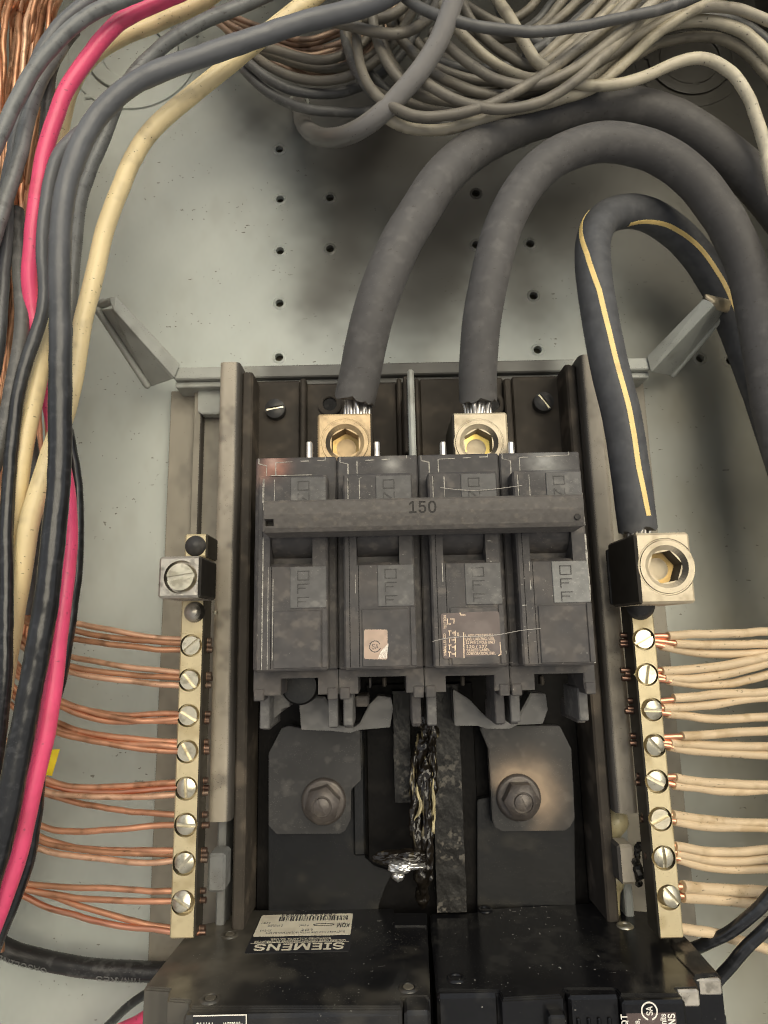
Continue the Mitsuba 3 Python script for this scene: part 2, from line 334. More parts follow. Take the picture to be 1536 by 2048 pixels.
def spline(pts, step=2.2):
    pts = np.asarray(pts, float)
    q = np.vstack([2 * pts[0] - pts[1], pts, 2 * pts[-1] - pts[-2]])
    out = []
    for i in range(1, len(q) - 2):
        a, b, c, d = q[i - 1:i + 3]
        n = max(2, int(np.linalg.norm(c - b) / step))
        ta, tb, tc = [max(np.linalg.norm(y - x), 1e-6) ** .5 for x, y in ((a, b), (b, c), (c, d))]
        m1 = (b - a) / ta - (c - a) / (ta + tb) + (c - b) / tb
        m2 = (c - b) / tb - (d - b) / (tb + tc) + (d - c) / tc
        m1, m2 = m1 * tb, m2 * tb
        for k in range(n):
            t = k / n
            out.append((2 * t**3 - 3 * t**2 + 1) * b + (t**3 - 2 * t**2 + t) * m1 + (-2 * t**3 + 3 * t**2) * c + (t**3 - t**2) * m2)
    out.append(pts[-1])
    out = np.array(out)
    for _ in range(2):
        out[1:-1] = .25 * out[:-2] + .5 * out[1:-1] + .25 * out[2:]
    return out


def frames(path):
    t = np.gradient(path, axis=0)
    t /= np.linalg.norm(t, axis=1, keepdims=True) + 1e-12
    n = np.zeros_like(t)
    ref = np.array([0, -1.0, 0])
    if abs(t[0] @ ref) > .9: ref = np.array([0, 0, 1.0])
    n[0] = ref - t[0] * (ref @ t[0]); n[0] /= np.linalg.norm(n[0])
    for i in range(1, len(t)):
        v = n[i - 1] - t[i] * (n[i - 1] @ t[i])
        n[i] = v / np.linalg.norm(v)
    return t, n, np.cross(t, n)


def tube(path, r, sides=16, wob=0.0, seed=0):
    path = np.asarray(path)
    t, n, b = frames(path)
    R = np.broadcast_to(np.asarray(r, float), (len(path),)).copy()
    a = np.arange(sides) * 2 * np.pi / sides
    if wob:
        R = R * (1 + wob * (meshkit.fbm(np.stack([np.arange(len(path)) * .23, np.full(len(path), seed * 3.7), np.zeros(len(path))], 1), 3, seed) - .5) * 2)
    v = path[:, None] + R[:, None, None] * (np.cos(a)[None, :, None] * n[:, None] + np.sin(a)[None, :, None] * b[:, None])
    if wob:
        v = v + (wob * R.mean() * (meshkit.noise(v * .35, seed) - .5))[..., None] * (v - path[:, None]) / R.mean()
    i, j = np.meshgrid(np.arange(len(path) - 1), np.arange(sides), indexing='ij')
    q = np.stack([i * sides + j, i * sides + (j + 1) % sides, (i + 1) * sides + (j + 1) % sides, (i + 1) * sides + j], -1).reshape(-1, 4)
    f = [q[:, [0, 1, 2]], q[:, [0, 2, 3]]]
    V = np.vstack([v.reshape(-1, 3), path[:1], path[-1:]])
    k, c0, c1 = np.arange(sides), len(V) - 2, len(V) - 1
    e = (len(path) - 1) * sides
    f += [np.stack([(k + 1) % sides, k, np.full(sides, c0)], 1), np.stack([e + k, e + (k + 1) % sides, np.full(sides, c1)], 1)]
    return trimesh.Trimesh(V, np.vstack(f), process=False)


SEED = [0]


def beyond(pts, q):
    """Carry a wire on past the picture's edge, inside the box, as it would run there."""
    a, b = np.asarray(q[-2], float), np.asarray(q[-1], float)
    px, py, _ = pts[-1]
    if 0 <= px <= 1536 and 0 <= py <= 2048: return q
    t = (b - a) / np.linalg.norm(b - a)
    out = list(q)
    p = b
    for k in range(4):
        t = t + [0, 0, .12 if py < 1000 else -.02]
        t /= np.linalg.norm(t)
        p = np.clip(p + 28 * t, [-163 - 2 * k % 3, -88, -400], [186, -8, 339 - 3 * k])
        if np.linalg.norm(p - out[-1]) < 9: break
        out.append(p)
    return out


def wire_path(pts, step=2.2, jitter=0.0, rng=random):
    q = beyond(pts, [P(a, b, d) for a, b, d in pts])
    q = beyond(pts[::-1], q[::-1])[::-1]
    path = spline(q, step)
    for _ in range(12):
        path[1:-1] = .25 * path[:-2] + .5 * path[1:-1] + .25 * path[2:]
    if jitter:
        s_ = np.cumsum(np.r_[0, np.linalg.norm(np.diff(path, axis=0), axis=1)])
        fade = np.clip(np.minimum(s_, s_[-1] - s_) / 8, 0, 1)
        for k in range(3):
            path[:, k] += jitter * fade * 2 * (meshkit.fbm(np.stack([s_ * .055, np.full(len(s_), SEED[0] * 3.3 + k * 11), s_ * 0], 1), 3, SEED[0]) - .5)
    return path


def wire(name, pts, wpx, m, label, kind, group=None, sides=14, wob=.03, jitter=None, part=None):
    """A wire along (px, py, D) points; wpx: its width in the photograph."""
    SEED[0] += 1
    path = wire_path(pts, 2.2 if wpx > 14 else 2.8, jitter if jitter is not None else (.9 if wpx < 14 else .8 if wpx < 24.5 else .7 if wpx < 34 else .5))
    mid = pts[len(pts) // 2]
    r = .5 * wpx * mmpx(*mid)
    if part:
        t = thing(name, label, kind, group)
        tm = tube(path, r, sides, wob, SEED[0])
        obj(part, ragged(tm, path, sides, SEED[0], 2.6) if name in ('feeder_cable', 'neutral_cable') else tm, m, t, smooth=50)
        return t, path, r
    key = obj(name, tube(path, r, sides, wob, SEED[0]), m, smooth=50)
    tag(key, label, kind, group)
    return key, path, r


def letters(text, height, depth=.15, bold=True):
    m = meshkit.text_mesh(text, height, depth, bold=bold)
    return m


def put(m, origin, right, up, width=None):
    """Lettering laid with its left foot at origin, along the unit vectors right and up (mm)."""
    v = np.asarray(m.vertices).copy()
    if width: v[:, 0] *= width / max(v[:, 0].max(), 1e-9)
    right, up = np.asarray(right, float), np.asarray(up, float)
    w = np.cross(right, up)
    m = m.copy()
    m.vertices = np.asarray(origin, float) + v[:, :1] * right + v[:, 1:2] * up + v[:, 2:] * w
    return m

# ---------------------------------------------------------------- the enclosure (setting)
CX = 11.4
HOLES = [(559, 299), (560, 399), (660, 396), (560, 502), (660, 498), (559, 607), (558, 715), (952, 387), (1045, 284), (952, 490), (1060, 488), (1067, 592), (1075, 700), (1400, 717), (1460, 722)]
holes = [P(a, b, 0) for a, b in HOLES]
port = P(597, 207, 0)
back = sbox(-172, -420, 195, 345).difference(unary_union([Point(h[0], h[2]).buffer(1.9, 12) for h in holes] + [Point(port[0], port[2]).buffer(4.0, 16)]))
labels['enclosure'] = {'label': 'grey painted sheet metal breaker box, sooty behind the thick cables', 'kind': 'structure'}
obj('back_wall', plate(back, -2.4, 0), 'panel_paint', 'enclosure')
for h in holes:
    obj('hole_rim', lathe([(1.9, -.6), (1.9, .25), (2.15, .38), (2.6, .2), (3.3, -.05)], h[0], h[2], 20), 'panel_paint', 'enclosure', smooth=40)
obj('side_wall', bx(-173.6, -172, -1.6, 96, -420, 345, .3), 'panel_paint', 'enclosure')
obj('side_wall', bx(195, 196.6, -1.6, 96, -420, 345, .3), 'panel_paint', 'enclosure')
obj('top_wall', bx(-173.6, 196.6, -1.6, 96, 345.01, 346.6, .3), 'panel_paint', 'enclosure')
obj('bottom_wall', bx(-173.6, 196.6, -1.6, 96, -421.6, -420.01, .3), 'panel_paint', 'enclosure')
mat('masonry', (0.20, 0.18, 0.13), .9, var=.4, scale=40)
labels['house_wall'] = {'label': 'dark wall behind the breaker box, seen through its holes', 'kind': 'structure'}
obj('house_wall', bx(-900, 900, -60, -5, -1600, 1400, .5), 'masonry')


def knockout(px, py, radii, hs=1.0):
    c = P(px, py, 0)
    k = mmpx(px, py, 0)
    for i, (a, b) in enumerate(zip(radii[:-1], radii[1:])):
        a, b = a * k, b * k
        h = (1.1 if i % 2 == 0 else 2.6) * hs
        if i == 0:
            prof = [(0.01, h - .15), (b - 1.2, h - .15), (b - .5, h), (b - .25, h - .2), (b - .2, -.05)]
        else:
            prof = [(a + .25, -.05), (a + .3, h - .2), (a + .6, h), (b - .8, h), (b - .45, h - .15), (b - .4, -.05)]
        obj('knockout_ring', lathe(prof, c[0], c[2], 56), 'panel_paint', 'enclosure', smooth=35)
        for q in range(2):
            an = 2.2 + 2.6 * q + i * .9
            obj('knockout_tab', bx(c[0] + b * math.cos(an) - 1.4, c[0] + b * math.cos(an) + 1.4, 0, h + .12, c[2] + b * math.sin(an) - 1.2, c[2] + b * math.sin(an) + 1.2, .4), 'panel_paint', 'enclosure')


knockout(268, 108, [0, 62, 92, 130])
knockout(1378, 118, [0, 60, 85, 112], .4)

# ---------------------------------------------------------------- support frame: pan, cross bar, arms, rails
fr = thing('support_frame', 'grey sheet metal mounting frame with two slanting arms and long side rails', 'mounting frame')
obj('pan', bx(-93.5, -50, 2, 6, -330, 107.5, .3), 'pan_metal', fr)
obj('pan', bx(73.5, 116.5, 2, 6, -330, 107.5, .3), 'pan_metal', fr)
obj('pan_ridge', bxp(377, 768, 394, 1500, 11, 6, .5), 'pan_metal', fr)
obj('pan_ridge', bx(101.5, 105, 5.9, 11, -100, 106, .5), 'pan_metal', fr)
# folded cross bar with a small step in it
obj('cross_bar', bx(-88, 114.5, 1, 20, 107.2, 112.6, .5), 'frame_paint', fr)
obj('cross_bar_lip', bx(-88, 114.5, 6.01, 17.2, 104.6, 107.19, .4), 'frame_paint', fr)
tab = rounded(polyp([(394, 762), (440, 762), (440, 822), (432, 826), (402, 826), (394, 820)], 14), .8)
obj('hook_tab', ledge(tab, 8, 13, .5), 'frame_paint', fr)


def hull(pts, r=.6):
    """A folded sheet part: the hull of small spheres at the points (mm), so all edges are rounded."""
    s = m3.Manifold.sphere(r, 10)
    return m3.Manifold.batch_hull([s.translate(tuple(map(float, p))) for p in pts])


# left arm: a bright flange, a web falling away to the lower left, a rolled lip
obj('arm_flange', hull([P(222, 598, 41), P(232, 597, 41), P(230, 620, 41), P(356, 729, 21), P(347, 752, 21)], .7), 'frame_paint', fr, smooth=40)
obj('arm_web', hull([P(228, 620, 40), P(345, 755, 20.3), P(204, 622, 30), P(302, 770, 12)], .6), 'frame_paint', fr)
obj('arm_lip', hull([P(196, 621, 32), P(294, 771, 14)], 1.5), 'frame_paint', fr, smooth=40)
obj('arm_tip', hull([P(201, 611, 28), P(222, 603, 38)], 1.6), 'frame_paint', fr, smooth=40)
obj('arm_tip_bead', m3.Manifold.sphere(2.0, 16).translate(tuple(P(207, 607, 31))), 'frame_paint', fr, smooth=40)
# right arm
obj('arm_flange', hull([P(1298, 714, 21), P(1304, 740, 21), P(1412, 597, 40), P(1424, 612, 40)], .7), 'frame_paint', fr, smooth=40)
obj('arm_web', hull([P(1304, 741, 20), P(1346, 749, 9), P(1424, 613, 39), P(1450, 621, 26)], .6), 'frame_paint', fr)
obj('arm_lip', hull([P(1346, 750, 10), P(1454, 624, 27)], 1.2), 'frame_paint', fr, smooth=40)
obj('arm_tip', hull([P(1412, 595, 40), P(1424, 603, 40), P(1431, 612, 36), P(1455, 605, 30), P(1455, 620, 28)], 1.3), 'lug_pale', fr, smooth=40)


def rail(x0, x1, xi0, xi1, s):
    pts = [(x0, -63.7), (x1, -63.7), (x1, 106.6), (x0, 106.6)]
    # rounded bead: an extruded profile in (X, D)
    prof = Polygon([(x0, 6), (x1, 6), (x1, 38), (x0, 38)])
    prof = prof.buffer(-2.4).buffer(2.4, 8)
    obj('rail', flat_top(prof, -63.7, 106.6), 'rail_metal', fr, smooth=40)
    obj('rail_wall', bx(xi0, xi1, 4, 33, -101, 104.5, .7), 'rail_inner', fr)


rail(-63.9, -55.9, -55.8, -51.6, 1)
rail(78.6, 86.8, 74.4, 78.5, -1)
obj('rail_foot', bx(-62.4, -59.4, 5, 29, -330, -63.8, .5), 'clip_grey', fr)
obj('rail_foot', bx(82.2, 85.2, 5, 29, -330, -63.8, .5), 'frame_paint', fr)
obj('rail_clip', bxp(414, 1708, 450, 1786, 40, 9, .9), 'clip_grey', fr, label='small grey block clipped to the lower end of the left rail')
cl = bxp(1238, 1690, 1272, 1770, 40, 9, .9)
obj('rail_clip', cl, 'rail_metal', fr, label='pale block with a ragged torn edge at the lower end of the right rail')
rng = np.random.default_rng(5)
rag = [P(1274 + rng.uniform(-5, 8), 1690 + k * 8.5, 39 + rng.uniform(-2, 2)) for k in range(10)]
obj('torn_edge', tube(spline(rag, .8), 1.1 + .5 * rng.random(len(spline(rag, .8))), 7, .4, 3), 'crust', fr)
# resin-coloured insulation that melted out of the right rail
am = [P(1228 + 6 * math.sin(k * 1.3), 1612 + k * 20, 27) for k in range(12)]
pp = spline(am, 2)
obj('melted_edge', tube(pp, 2.6 + 1.2 * np.sin(np.arange(len(pp)) * .5), 10, .3, 4), 'amber_resin', fr, smooth=50)
am = [P(1206 + 3 * math.sin(k * 2.1), 905 + k * 26, 36) for k in range(7)]
pp = spline(am, 2)
obj('melted_edge', tube(pp, .9 + .6 * np.sin(np.arange(len(pp)) * .7), 8, .3, 5), 'amber_resin', fr, smooth=50)

# ---------------------------------------------------------------- insulating base with its plates
ib = thing('insulating_base', 'soot blackened insulating base between the two rails, carrying the breakers', 'base')
obj('backplate', bx(-51.5, 74.3, 6.2, 12, -330, 104.4, .4), 'base_black', ib)
obj('plate', bxp(503, 762, 600, 1000, 19, 6, .6), 'soot_plate', ib)
obj('plate', bxp(612, 766, 796, 1000, 21, 8, .6), 'soot_plate', ib)
obj('plate', bxp(842, 756, 1012, 1000, 21, 8, .6), 'soot_plate', ib)
obj('plate', bxp(1030, 752, 1136, 1000, 19, 6, .6), 'soot_plate', ib)
for a, b in ((600, 612), (1014, 1029), (796, 806), (832, 842)):
    obj('ridge', bxp(a, 756, b, 1000, 25, 12, .6), 'soot_plate', ib)
obj('side_strip', bxp(1138, 728, 1154, 1000, 29, 14, .6), 'soot_plate', ib)
for px in (660, 985):
    c = P(px, 810, 21)
    rim = Point(c[0], c[2]).buffer(5.0).difference(Point(c[0], c[2]).buffer(2.9))
    obj('slot_rim', ledge(rim, 20.9, 22.6, .4), 'soot_plate', ib)
    obj('slot', cyl(c[0], c[2], 20.9, 21.5, 2.8), 'dark_slot', ib)


def slotted(x, z, d0, d1, r, ang, sw=.55, sd=1.1, dome=0.0, tilt=None):
    prof = m3.Manifold.cylinder(d1 - d0, r, r * .96, 28)
    if dome:
        prof = prof ^ m3.Manifold.sphere(dome, 40).translate((0, 0, d1 - d0 - dome))
    cut = m3.Manifold.cube((sw * 2, r * 3, sd * 2), True).translate((0, 0, d1 - d0)).rotate((0, 0, ang))
    m = (prof - cut).rotate((90, 0, 0))
    if tilt: m = m.rotate((tilt[0], 0, tilt[1]))
    return m.translate((x, -d0, z))


for px, py, an in ((550, 817, -80), (1088, 803, 35)):
    c = P(px, py, 22)
    k = obj('screw', slotted(c[0], c[2], 19, 23.4, 4.3, an, .6, 1.2, dome=9), 'soot_metal', ib, smooth=30)
    s, co = math.sin(math.radians(an)), math.cos(math.radians(an))
    obj('slot_glint', bx(-.5, .5, 21.9, 22.25, -3.6, 3.6, .1).translate((-0, 0, 0)).rotate((0, -an, 0)).translate((c[0], 0, c[2])), 'screw_steel', k)
ba = thing('phase_barrier', 'upright pale edged divider sheet between the two main lugs', 'divider')
obj('sheet', bxp(808, 752, 818, 905, 50, 40, .4), 'soot_plate', ba)
obj('edge', bxp(818, 737, 831, 960, 58, 46, .8), 'frame_paint', ba)

# ---------------------------------------------------------------- bus bars below the main breaker


def busbar(poly, low, nutpx, label, ang, lab2):
    b = thing('bus_bar', label, 'bus bar')
    obj('strap', ledge(rounded(polyp(low, 18), 1.0), 14, 18, .4), 'bus_dark', b)
    obj('end_plate', ledge(rounded(polyp(poly, 25), 1.2), 20.5, 25, .45), 'pale_ring_metal' if nutpx[0] > 900 else 'soot_metal', b)
    x, _, z = P(nutpx[0], nutpx[1], 28)
    nut = obj('washer', lathe([(.1, 27), (6.9, 27.2), (7.9, 26.6), (8.2, 25.9), (8.2, 24.8)], x, z, 36), 'bolt_brown', b, smooth=40, label=lab2)
    hexa = m3.Manifold.cylinder(7, 6.6, 6.6, 6).rotate((0, 0, ang)) ^ m3.Manifold.sphere(9.4, 48).translate((0, 0, -1.6))
    hexa = hexa - m3.Manifold.cylinder(4, 3.7, 3.7, 24).translate((0, 0, 6.0))
    obj('hex_nut', hexa.rotate((90, 0, 0)).translate((x, -26.6, z)), 'bolt_brown', b, smooth=25)
    obj('bolt_end', slotted(x, z, 27, 34.6, 3.0, ang + 20, .25, .6, dome=6), 'bolt_brown', b, smooth=30)
    return b


busbar([(537, 1507), (563, 1457), (577, 1452), (607, 1458), (720, 1458), (722, 1560), (702, 1580), (701, 1640), (690, 1662), (680, 1668), (553, 1669), (537, 1652)],
       [(537, 1560), (728, 1458), (729, 1715), (748, 1732), (785, 1745), (770, 1775), (757, 1812), (757, 1860), (537, 1860)], (646, 1606),
       'left sooty bus bar with dark flanged nut, beside the melted metal', 15, 'dark brown washer under the left nut')
busbar([(958, 1452), (985, 1452), (1120, 1452), (1143, 1498), (1150, 1638), (1140, 1655), (1130, 1662), (1005, 1663), (990, 1655), (985, 1640), (981, 1560), (977, 1498)],
       [(955, 1600), (1148, 1560), (1152, 1860), (955, 1860)], (1040, 1598),
       'right sooty bus bar with a nut ringed by a bright patch', 0, 'washer with a yellowish rim under the right nut')

# the charred dividers between the bus bars and what melted there
ch = thing('charred_divider', 'cracked and charred insulating divider between the two bus bars', 'divider')


def crusty(x0, x1, d0, d1, z0, z1, amp, seed, n=2.0):
    m = trimesh.creation.box((x1 - x0, d1 - d0, z1 - z0))
    m = m.subdivide_to_size(n, max_iter=8)
    m.merge_vertices()
    v = m.vertices + [(x0 + x1) / 2, -(d0 + d1) / 2, (z0 + z1) / 2]
    e = np.stack([meshkit.fbm(v * .22, 3, seed + k) - .5 for k in range(3)], 1) + .5 * np.stack([meshkit.noise(v * .9, seed + 9 + k) - .5 for k in range(3)], 1)
    m.vertices = v + amp * e * [1, 1, .4]
    return m


q = lambda a, b, D: P(a, b, D)
obj('wall', crusty(P(868, 1600, 27)[0], P(926, 1600, 27)[0], 10, 25, -99, -20, .5, 1, 1.4), 'crust', ch, smooth=60)
obj('wall', crusty(P(790, 1600, 26)[0], P(824, 1600, 26)[0], 10, 24, -62, -22, .6, 2, 1.4), 'crust', ch, smooth=60)
obj('web', bx(P(735, 1600, 16)[0], P(955, 1600, 16)[0], 12.1, 15, -110, -20, .3), 'base_black', ch)
obj('folded_strip', bxp(706, 1458, 729, 1712, 20.4, 7, .6), 'bus_dark', ch)
dr_ = thing('melted_residue', 'shiny black and gold drip of molten residue running down between the bus bars', 'melted residue')
r = np.random.default_rng(11)


def drip(pts, w, dth, seed, amp):
    """A wrinkled sheet of melted plastic: an oval tube with folds that run along it."""
    pp = spline([P(*x) for x in pts], .8)
    k = np.arange(len(pp))
    rr = .6 + .8 * meshkit.fbm(np.stack([k * .05, k * 0 + seed, k * 0], 1), 3, seed)
    rr *= np.clip(np.minimum(k, len(pp) - 1 - k) / 6 + .35, 0, 1)
    m = tube(pp, rr, 30)
    v = m.vertices
    n = len(pp)
    c = np.vstack([np.repeat(pp, 30, 0), pp[:1], pp[-1:]])
    o = (v - c) * [w, dth, 1]
    f = meshkit.noise(np.stack([v[:, 0] * 1.1, v[:, 1] * 1.1, v[:, 2] * .14], 1), seed) + .6 * meshkit.noise(np.stack([v[:, 0] * 2.3, v[:, 1] * 2.3, v[:, 2] * .4], 1), seed + 1)
    m.vertices = c + o * (1 + amp * (f[:, None] - .8))
    return m


for args in (([(846, 1432, 40), (848, 1490, 32), (842, 1545, 31), (834, 1600, 32), (836, 1650, 33), (834, 1700, 33), (842, 1748, 32), (846, 1815, 26)], 2.3, 2.6, 3, 1.1),
             ([(860, 1440, 38), (862, 1520, 33), (860, 1600, 32), (856, 1690, 33), (857, 1770, 31)], 1.7, 3.0, 7, 1.2),
             ([(832, 1500, 33), (826, 1560, 34), (832, 1600, 35), (822, 1640, 35), (832, 1690, 35)], 1.3, 1.5, 12, 1.3),
             ([(852, 1520, 35), (846, 1580, 36), (852, 1630, 36), (848, 1700, 36)], 1.5, 1.6, 19, 1.3)):
    obj('drip', drip(*args), 'tar', dr_, smooth=50)
obj('drip', drip([(867, 1440, 36), (868, 1520, 33), (865, 1570, 33.5), (867, 1620, 33.5), (863, 1680, 33)], .7, 2.0, 23, 1.6), 'amber_resin', dr_, smooth=50)
obj('drip', drip([(842, 1545, 35), (834, 1585, 36), (842, 1610, 36.5), (828, 1640, 36.5)], .45, 1.0, 29, 1.6), 'amber_resin', dr_, smooth=50)
mb = thing('melted_metal_lump', 'bright silver lump of melted metal between the bus bars', 'melted metal')
for (a, b, D, s, sd, m_) in ((800, 1733, 36, (4.4, 2.4, 2.1), 1, 'melt_silver'), (824, 1731, 35, (4.8, 2.2, 1.3), 5, 'melt_silver'), (796, 1751, 35, (2.2, 1.9, 2.0), 3, 'melt_silver'), (788, 1716, 33, (7, 2.6, 2.6), 4, 'tar'), (826, 1712, 34, (6, 3, 2.6), 6, 'tar')):
    m = trimesh.creation.icosphere(4, 1.0)
    v = m.vertices
    v = v * (1 + .75 * (meshkit.fbm(v * 1.5 + sd * 7, 3, sd) - .5)[:, None]) * s
    m.vertices = v + P(a, b, D)
    obj('lump' if m_ == 'melt_silver' else 'tar_lump', m, m_, mb, smooth=50)

# ---------------------------------------------------------------- main breaker
PITCH, XC = 26.8, 11.5
XS = [XC + PITCH * (k - 2) for k in range(5)]
mbk = thing('main_breaker', 'large soot covered four pole main breaker whose handles are joined by one tie bar', 'breaker')
shoulders = [((-42.1, 0), [(498, 1345), (498, 1392), (511, 1392), (511, 1380), (530, 1376), (530, 1364), (562, 1357), (562, 1357), (636, 1357), (636, 1389), (664, 1389), (664, 1392), (675, 1392)])]
NOTCH = [(562, 1357, 636), (716, 1354, 812), (891, 1352, 988), (1068, 1348, 1166)]
for i in range(4):
    pole = obj('pole', cat(bx(XS[i] + .12, XS[i + 1] - .12, 14, 71.9, -11, 57.6, .5)), 'soot_plastic', mbk)
    # lower shoulder with the terminal opening cut out of it
    x0, x1 = XS[i] + .12, XS[i + 1] - .12
    n0, ny, n1 = NOTCH[i]
    nx0, nx1, nz = P(n0, ny, 70)[0], P(n1, ny, 70)[0], P(n0, ny, 70)[2]
    sh = sbox(x0, -18.6, x1, -11.02).difference(sbox(nx0, -30, nx1, nz))
    sh = sh.difference(sbox(x0 - 1, -30, x0 + 1.4, -17.4)) if i == 0 else sh
    obj('shoulder', ledge(sh, 52, 70.5, .4), 'soot_plastic', pole)
    obj('opening_back', bx(x0, x1, 40, 51.9, -13, -11.1, .2), 'base_black', pole)
    # inner steps of the side walls either side of the notch
    for sx, w in ((x0, 1), (x1, -1)):
        obj('side_step', bx(sx + w * .2, sx + w * 3.4, 60, 70.9, -20.2, -16.5, .3), 'soot_plastic', pole)
        obj('leg', bx(sx + w * .8, sx + w * 3.9, 46, 63.5, -29.5 + .4 * (i % 2), -18.65, .35), 'soot_plastic_pale' if (i in (0, 3) or w > 0) else 'soot_plastic', pole)
        obj('leg_foot', bx(sx + w * 1.0, sx + w * 3.7, 40, 60, -30.2, -24, .3), 'soot_plastic', pole)
    # raised middle of the pole with the handle slot cut through it
    rx0, rx1 = XS[i] + 2.5, XS[i + 1] - 2.5
    sx0, sx1 = rx0 + 4.0, rx0 + 17.2
    st, sb_ = P(600, 1062, 80)[2], P(600, 1126, 80)[2]
    body = bx(rx0, rx1, 66, 80, -10.8, 49.6, .55)
    cut = bx(sx0, sx1, 72.5, 90, sb_, st + 6, .3)
    cham = m3.Manifold.hull_points(np.array([(sx, -d, z) for sx in (sx0, sx1) for d, z in ((80.5, sb_), (80.5, sb_ + 1), (76, sb_ + 1.2), (80.5, sb_ - 1.4))]))
    obj('face', body - cut - cham, 'soot_plastic', pole)
    drum = m3.Manifold.cylinder(sx1 - sx0 - .3, 8.6, 8.6, 48, True).rotate((0, 90, 0)).translate(((sx0 + sx1) / 2, -70.2, st + .6)) ^ bx(sx0 - 1, sx1 + 1, 60, 79.4, sb_ + 1.4, st + 9, .1)
    hd = obj('handle', drum, 'soot_plastic', pole, smooth=30)
    neck = m3.Manifold.hull_points(np.array([(sx, -d, z) for sx in (sx0 + .3, sx1 - .4) for d, z in ((76, st - 2.6), (83, st - .2), (90, st + 6), (84, st + 8), (76, st + 6))]))
    obj('handle_neck', neck, 'soot_plastic', hd)
    # lighter moulded patches that carry ON and OFF
    px0, px1 = rx0 + 10.4, rx1 - .35
    oz1, oz0 = P(620, 1133, 80)[2], P(620, 1216, 80)[2]
    nz1, nz0 = P(620, 955, 80)[2], P(620, 1004, 80)[2]
    pm = 'soot_plastic_pale'
    obj('off_patch', bx(px0, px1, 79.9, 80.45, oz0, oz1, .15), 'soot_plastic_bright' if i == 3 else pm, pole)
    obj('on_patch', bx(px0, px1, 79.9, 80.45, nz0, nz1, .15), pm, pole)
    # lower cover plate and the seams round it
    lz1, lz0 = P(620, 1221, 80)[2], P(620, 1338, 80)[2]
    obj('cover_plate', bx(rx0 + 5.4, rx1 - 2.0, 79.9, 80.55, lz0 + .3, lz1, .2), 'soot_plastic', pole)
    obj('side_lip', bx(rx1 - 1.7, rx1 - .1, 79.9, 80.5, lz0 + .3, lz1 + .6, .2), 'soot_plastic', pole)

    def bar2(x, z, w, h, d=80.45, t=.22, m_='soot_plastic', key='letter'):
        return bx(x, x + w, d, d + t, z, z + h, .04)
    lx, lw, lh = px0 + 2.2, 3.7, 3.0
    s = .32
    ink = []
    z = oz1 - 1.3 - lh
    ink += [bar2(lx, z, lw, s), bar2(lx, z + lh - s, lw, s), bar2(lx, z + s, s, lh - 2 * s), bar2(lx + lw - s, z + s, s, lh - 2 * s)]
    for k in range(2):
        z -= lh + 1.0
        ink += [bar2(lx, z, s, lh), bar2(lx + s, z + lh - s, lw - s, s), bar2(lx + s, z + lh * .48, lw * .62, s)]
    obj('off_lettering', cat(*ink), 'letter_shade', pole)
    z = nz1 - 1.2 - lh
    ink = [bar2(lx, z, lw, s), bar2(lx, z + lh - s, lw, s), bar2(lx, z + s, s, lh - 2 * s), bar2(lx + lw - s, z + s, s, lh - 2 * s)]
    z -= lh + 1.0
    diag = m3.Manifold.hull_points(np.array([(lx + s + a, -d, zz) for d in (80.45, 80.67) for a, zz in ((0, z + lh), (0, z + lh - .6), (lw - 2 * s, z), (lw - 2 * s, z + .6))]))
    ink += [bar2(lx, z, s, lh), bar2(lx + lw - s, z, s, lh), diag]
    obj('on_lettering', cat(*ink), 'letter_shade', pole)
    # pale scraped edges along the moulding seams
    rr = np.random.default_rng(20 + i)

    def seam(pts, d, w=.16):
        o = []
        for (xa, za), (xb, zb) in zip(pts[:-1], pts[1:]):
            L = math.hypot(xb - xa, zb - za)
            n = max(1, int(L / 2.6))
            for k in range(n):
                if rr.random() < (.12 if i in (0, 3) else .34) and n > 2: continue
                t0, t1 = k / n, (k + 1) / n - .002
                A, B = np.array([xa + (xb - xa) * t0, za + (zb - za) * t0]), np.array([xa + (xb - xa) * t1, za + (zb - za) * t1])
                nn = np.array([-(zb - za), xb - xa]) / max(L, 1e-6) * w * rr.uniform(.5, 1.25)
                o.append(m3.Manifold.hull_points(np.array([(c[0], -dd, c[1]) for dd in (d - .2, d + .06) for c in (A - nn, A + nn, B - nn, B + nn)])))
        return o
    sl = seam([(x0 + 1.0, 57.3), (x0 + 1.0, 55.6), (x0 + 3.6, 54.9), (x0 + 3.6, 49.8)], 72.0)
    sl += seam([(x0 + 6.6, 49.8), (x0 + 6.6, 55.9), (x0 + 23, 56.4), (x0 + 23, 57.5)], 72.0)
    obj('scraped_seam', cat(*sl), 'chalk', pole)
    dk = [bx(xx - .11, xx + .11, 79.9, 80.03, lz0 + .2, hi, .02) for xx, hi in ((rx0 + 1.75, nz1 - .3), (rx0 + 4.55, oz1))]
    obj('seam_gap', cat(*dk), 'base_black', pole)
    sl = seam([(rx0 + 3.6, lz0 if i == 0 else 12), (rx0 + 3.6, sb_ - 1.0)], 80.0, .11) + seam([(rx0 + 1.6, nz0), (rx0 + 1.6, nz1 - .5)], 80.0, .12) + seam([(rx0 + 5.2, nz0), (rx0 + 5.2, nz1 - .5)], 80.0, .12)
    if i == 0: sl += seam([(rx0 + 5.1, lz0), (rx0 + 5.1, sb_ - 2)], 80.0, .13)
    if i == 0:
        sl += seam([(rx0 + 1.9, lz0), (rx0 + 1.9, nz1)], 80.0, .17) + seam([(rx0 + 3.9, 49.5), (rx0 + 17, 49.5)], 80, .15)
    if i == 3:
        sl += seam([(rx1 - .3, lz0), (rx1 - .3, 42)], 80.0, .28)
    obj('scraped_seam', cat(*sl), 'chalk', pole)
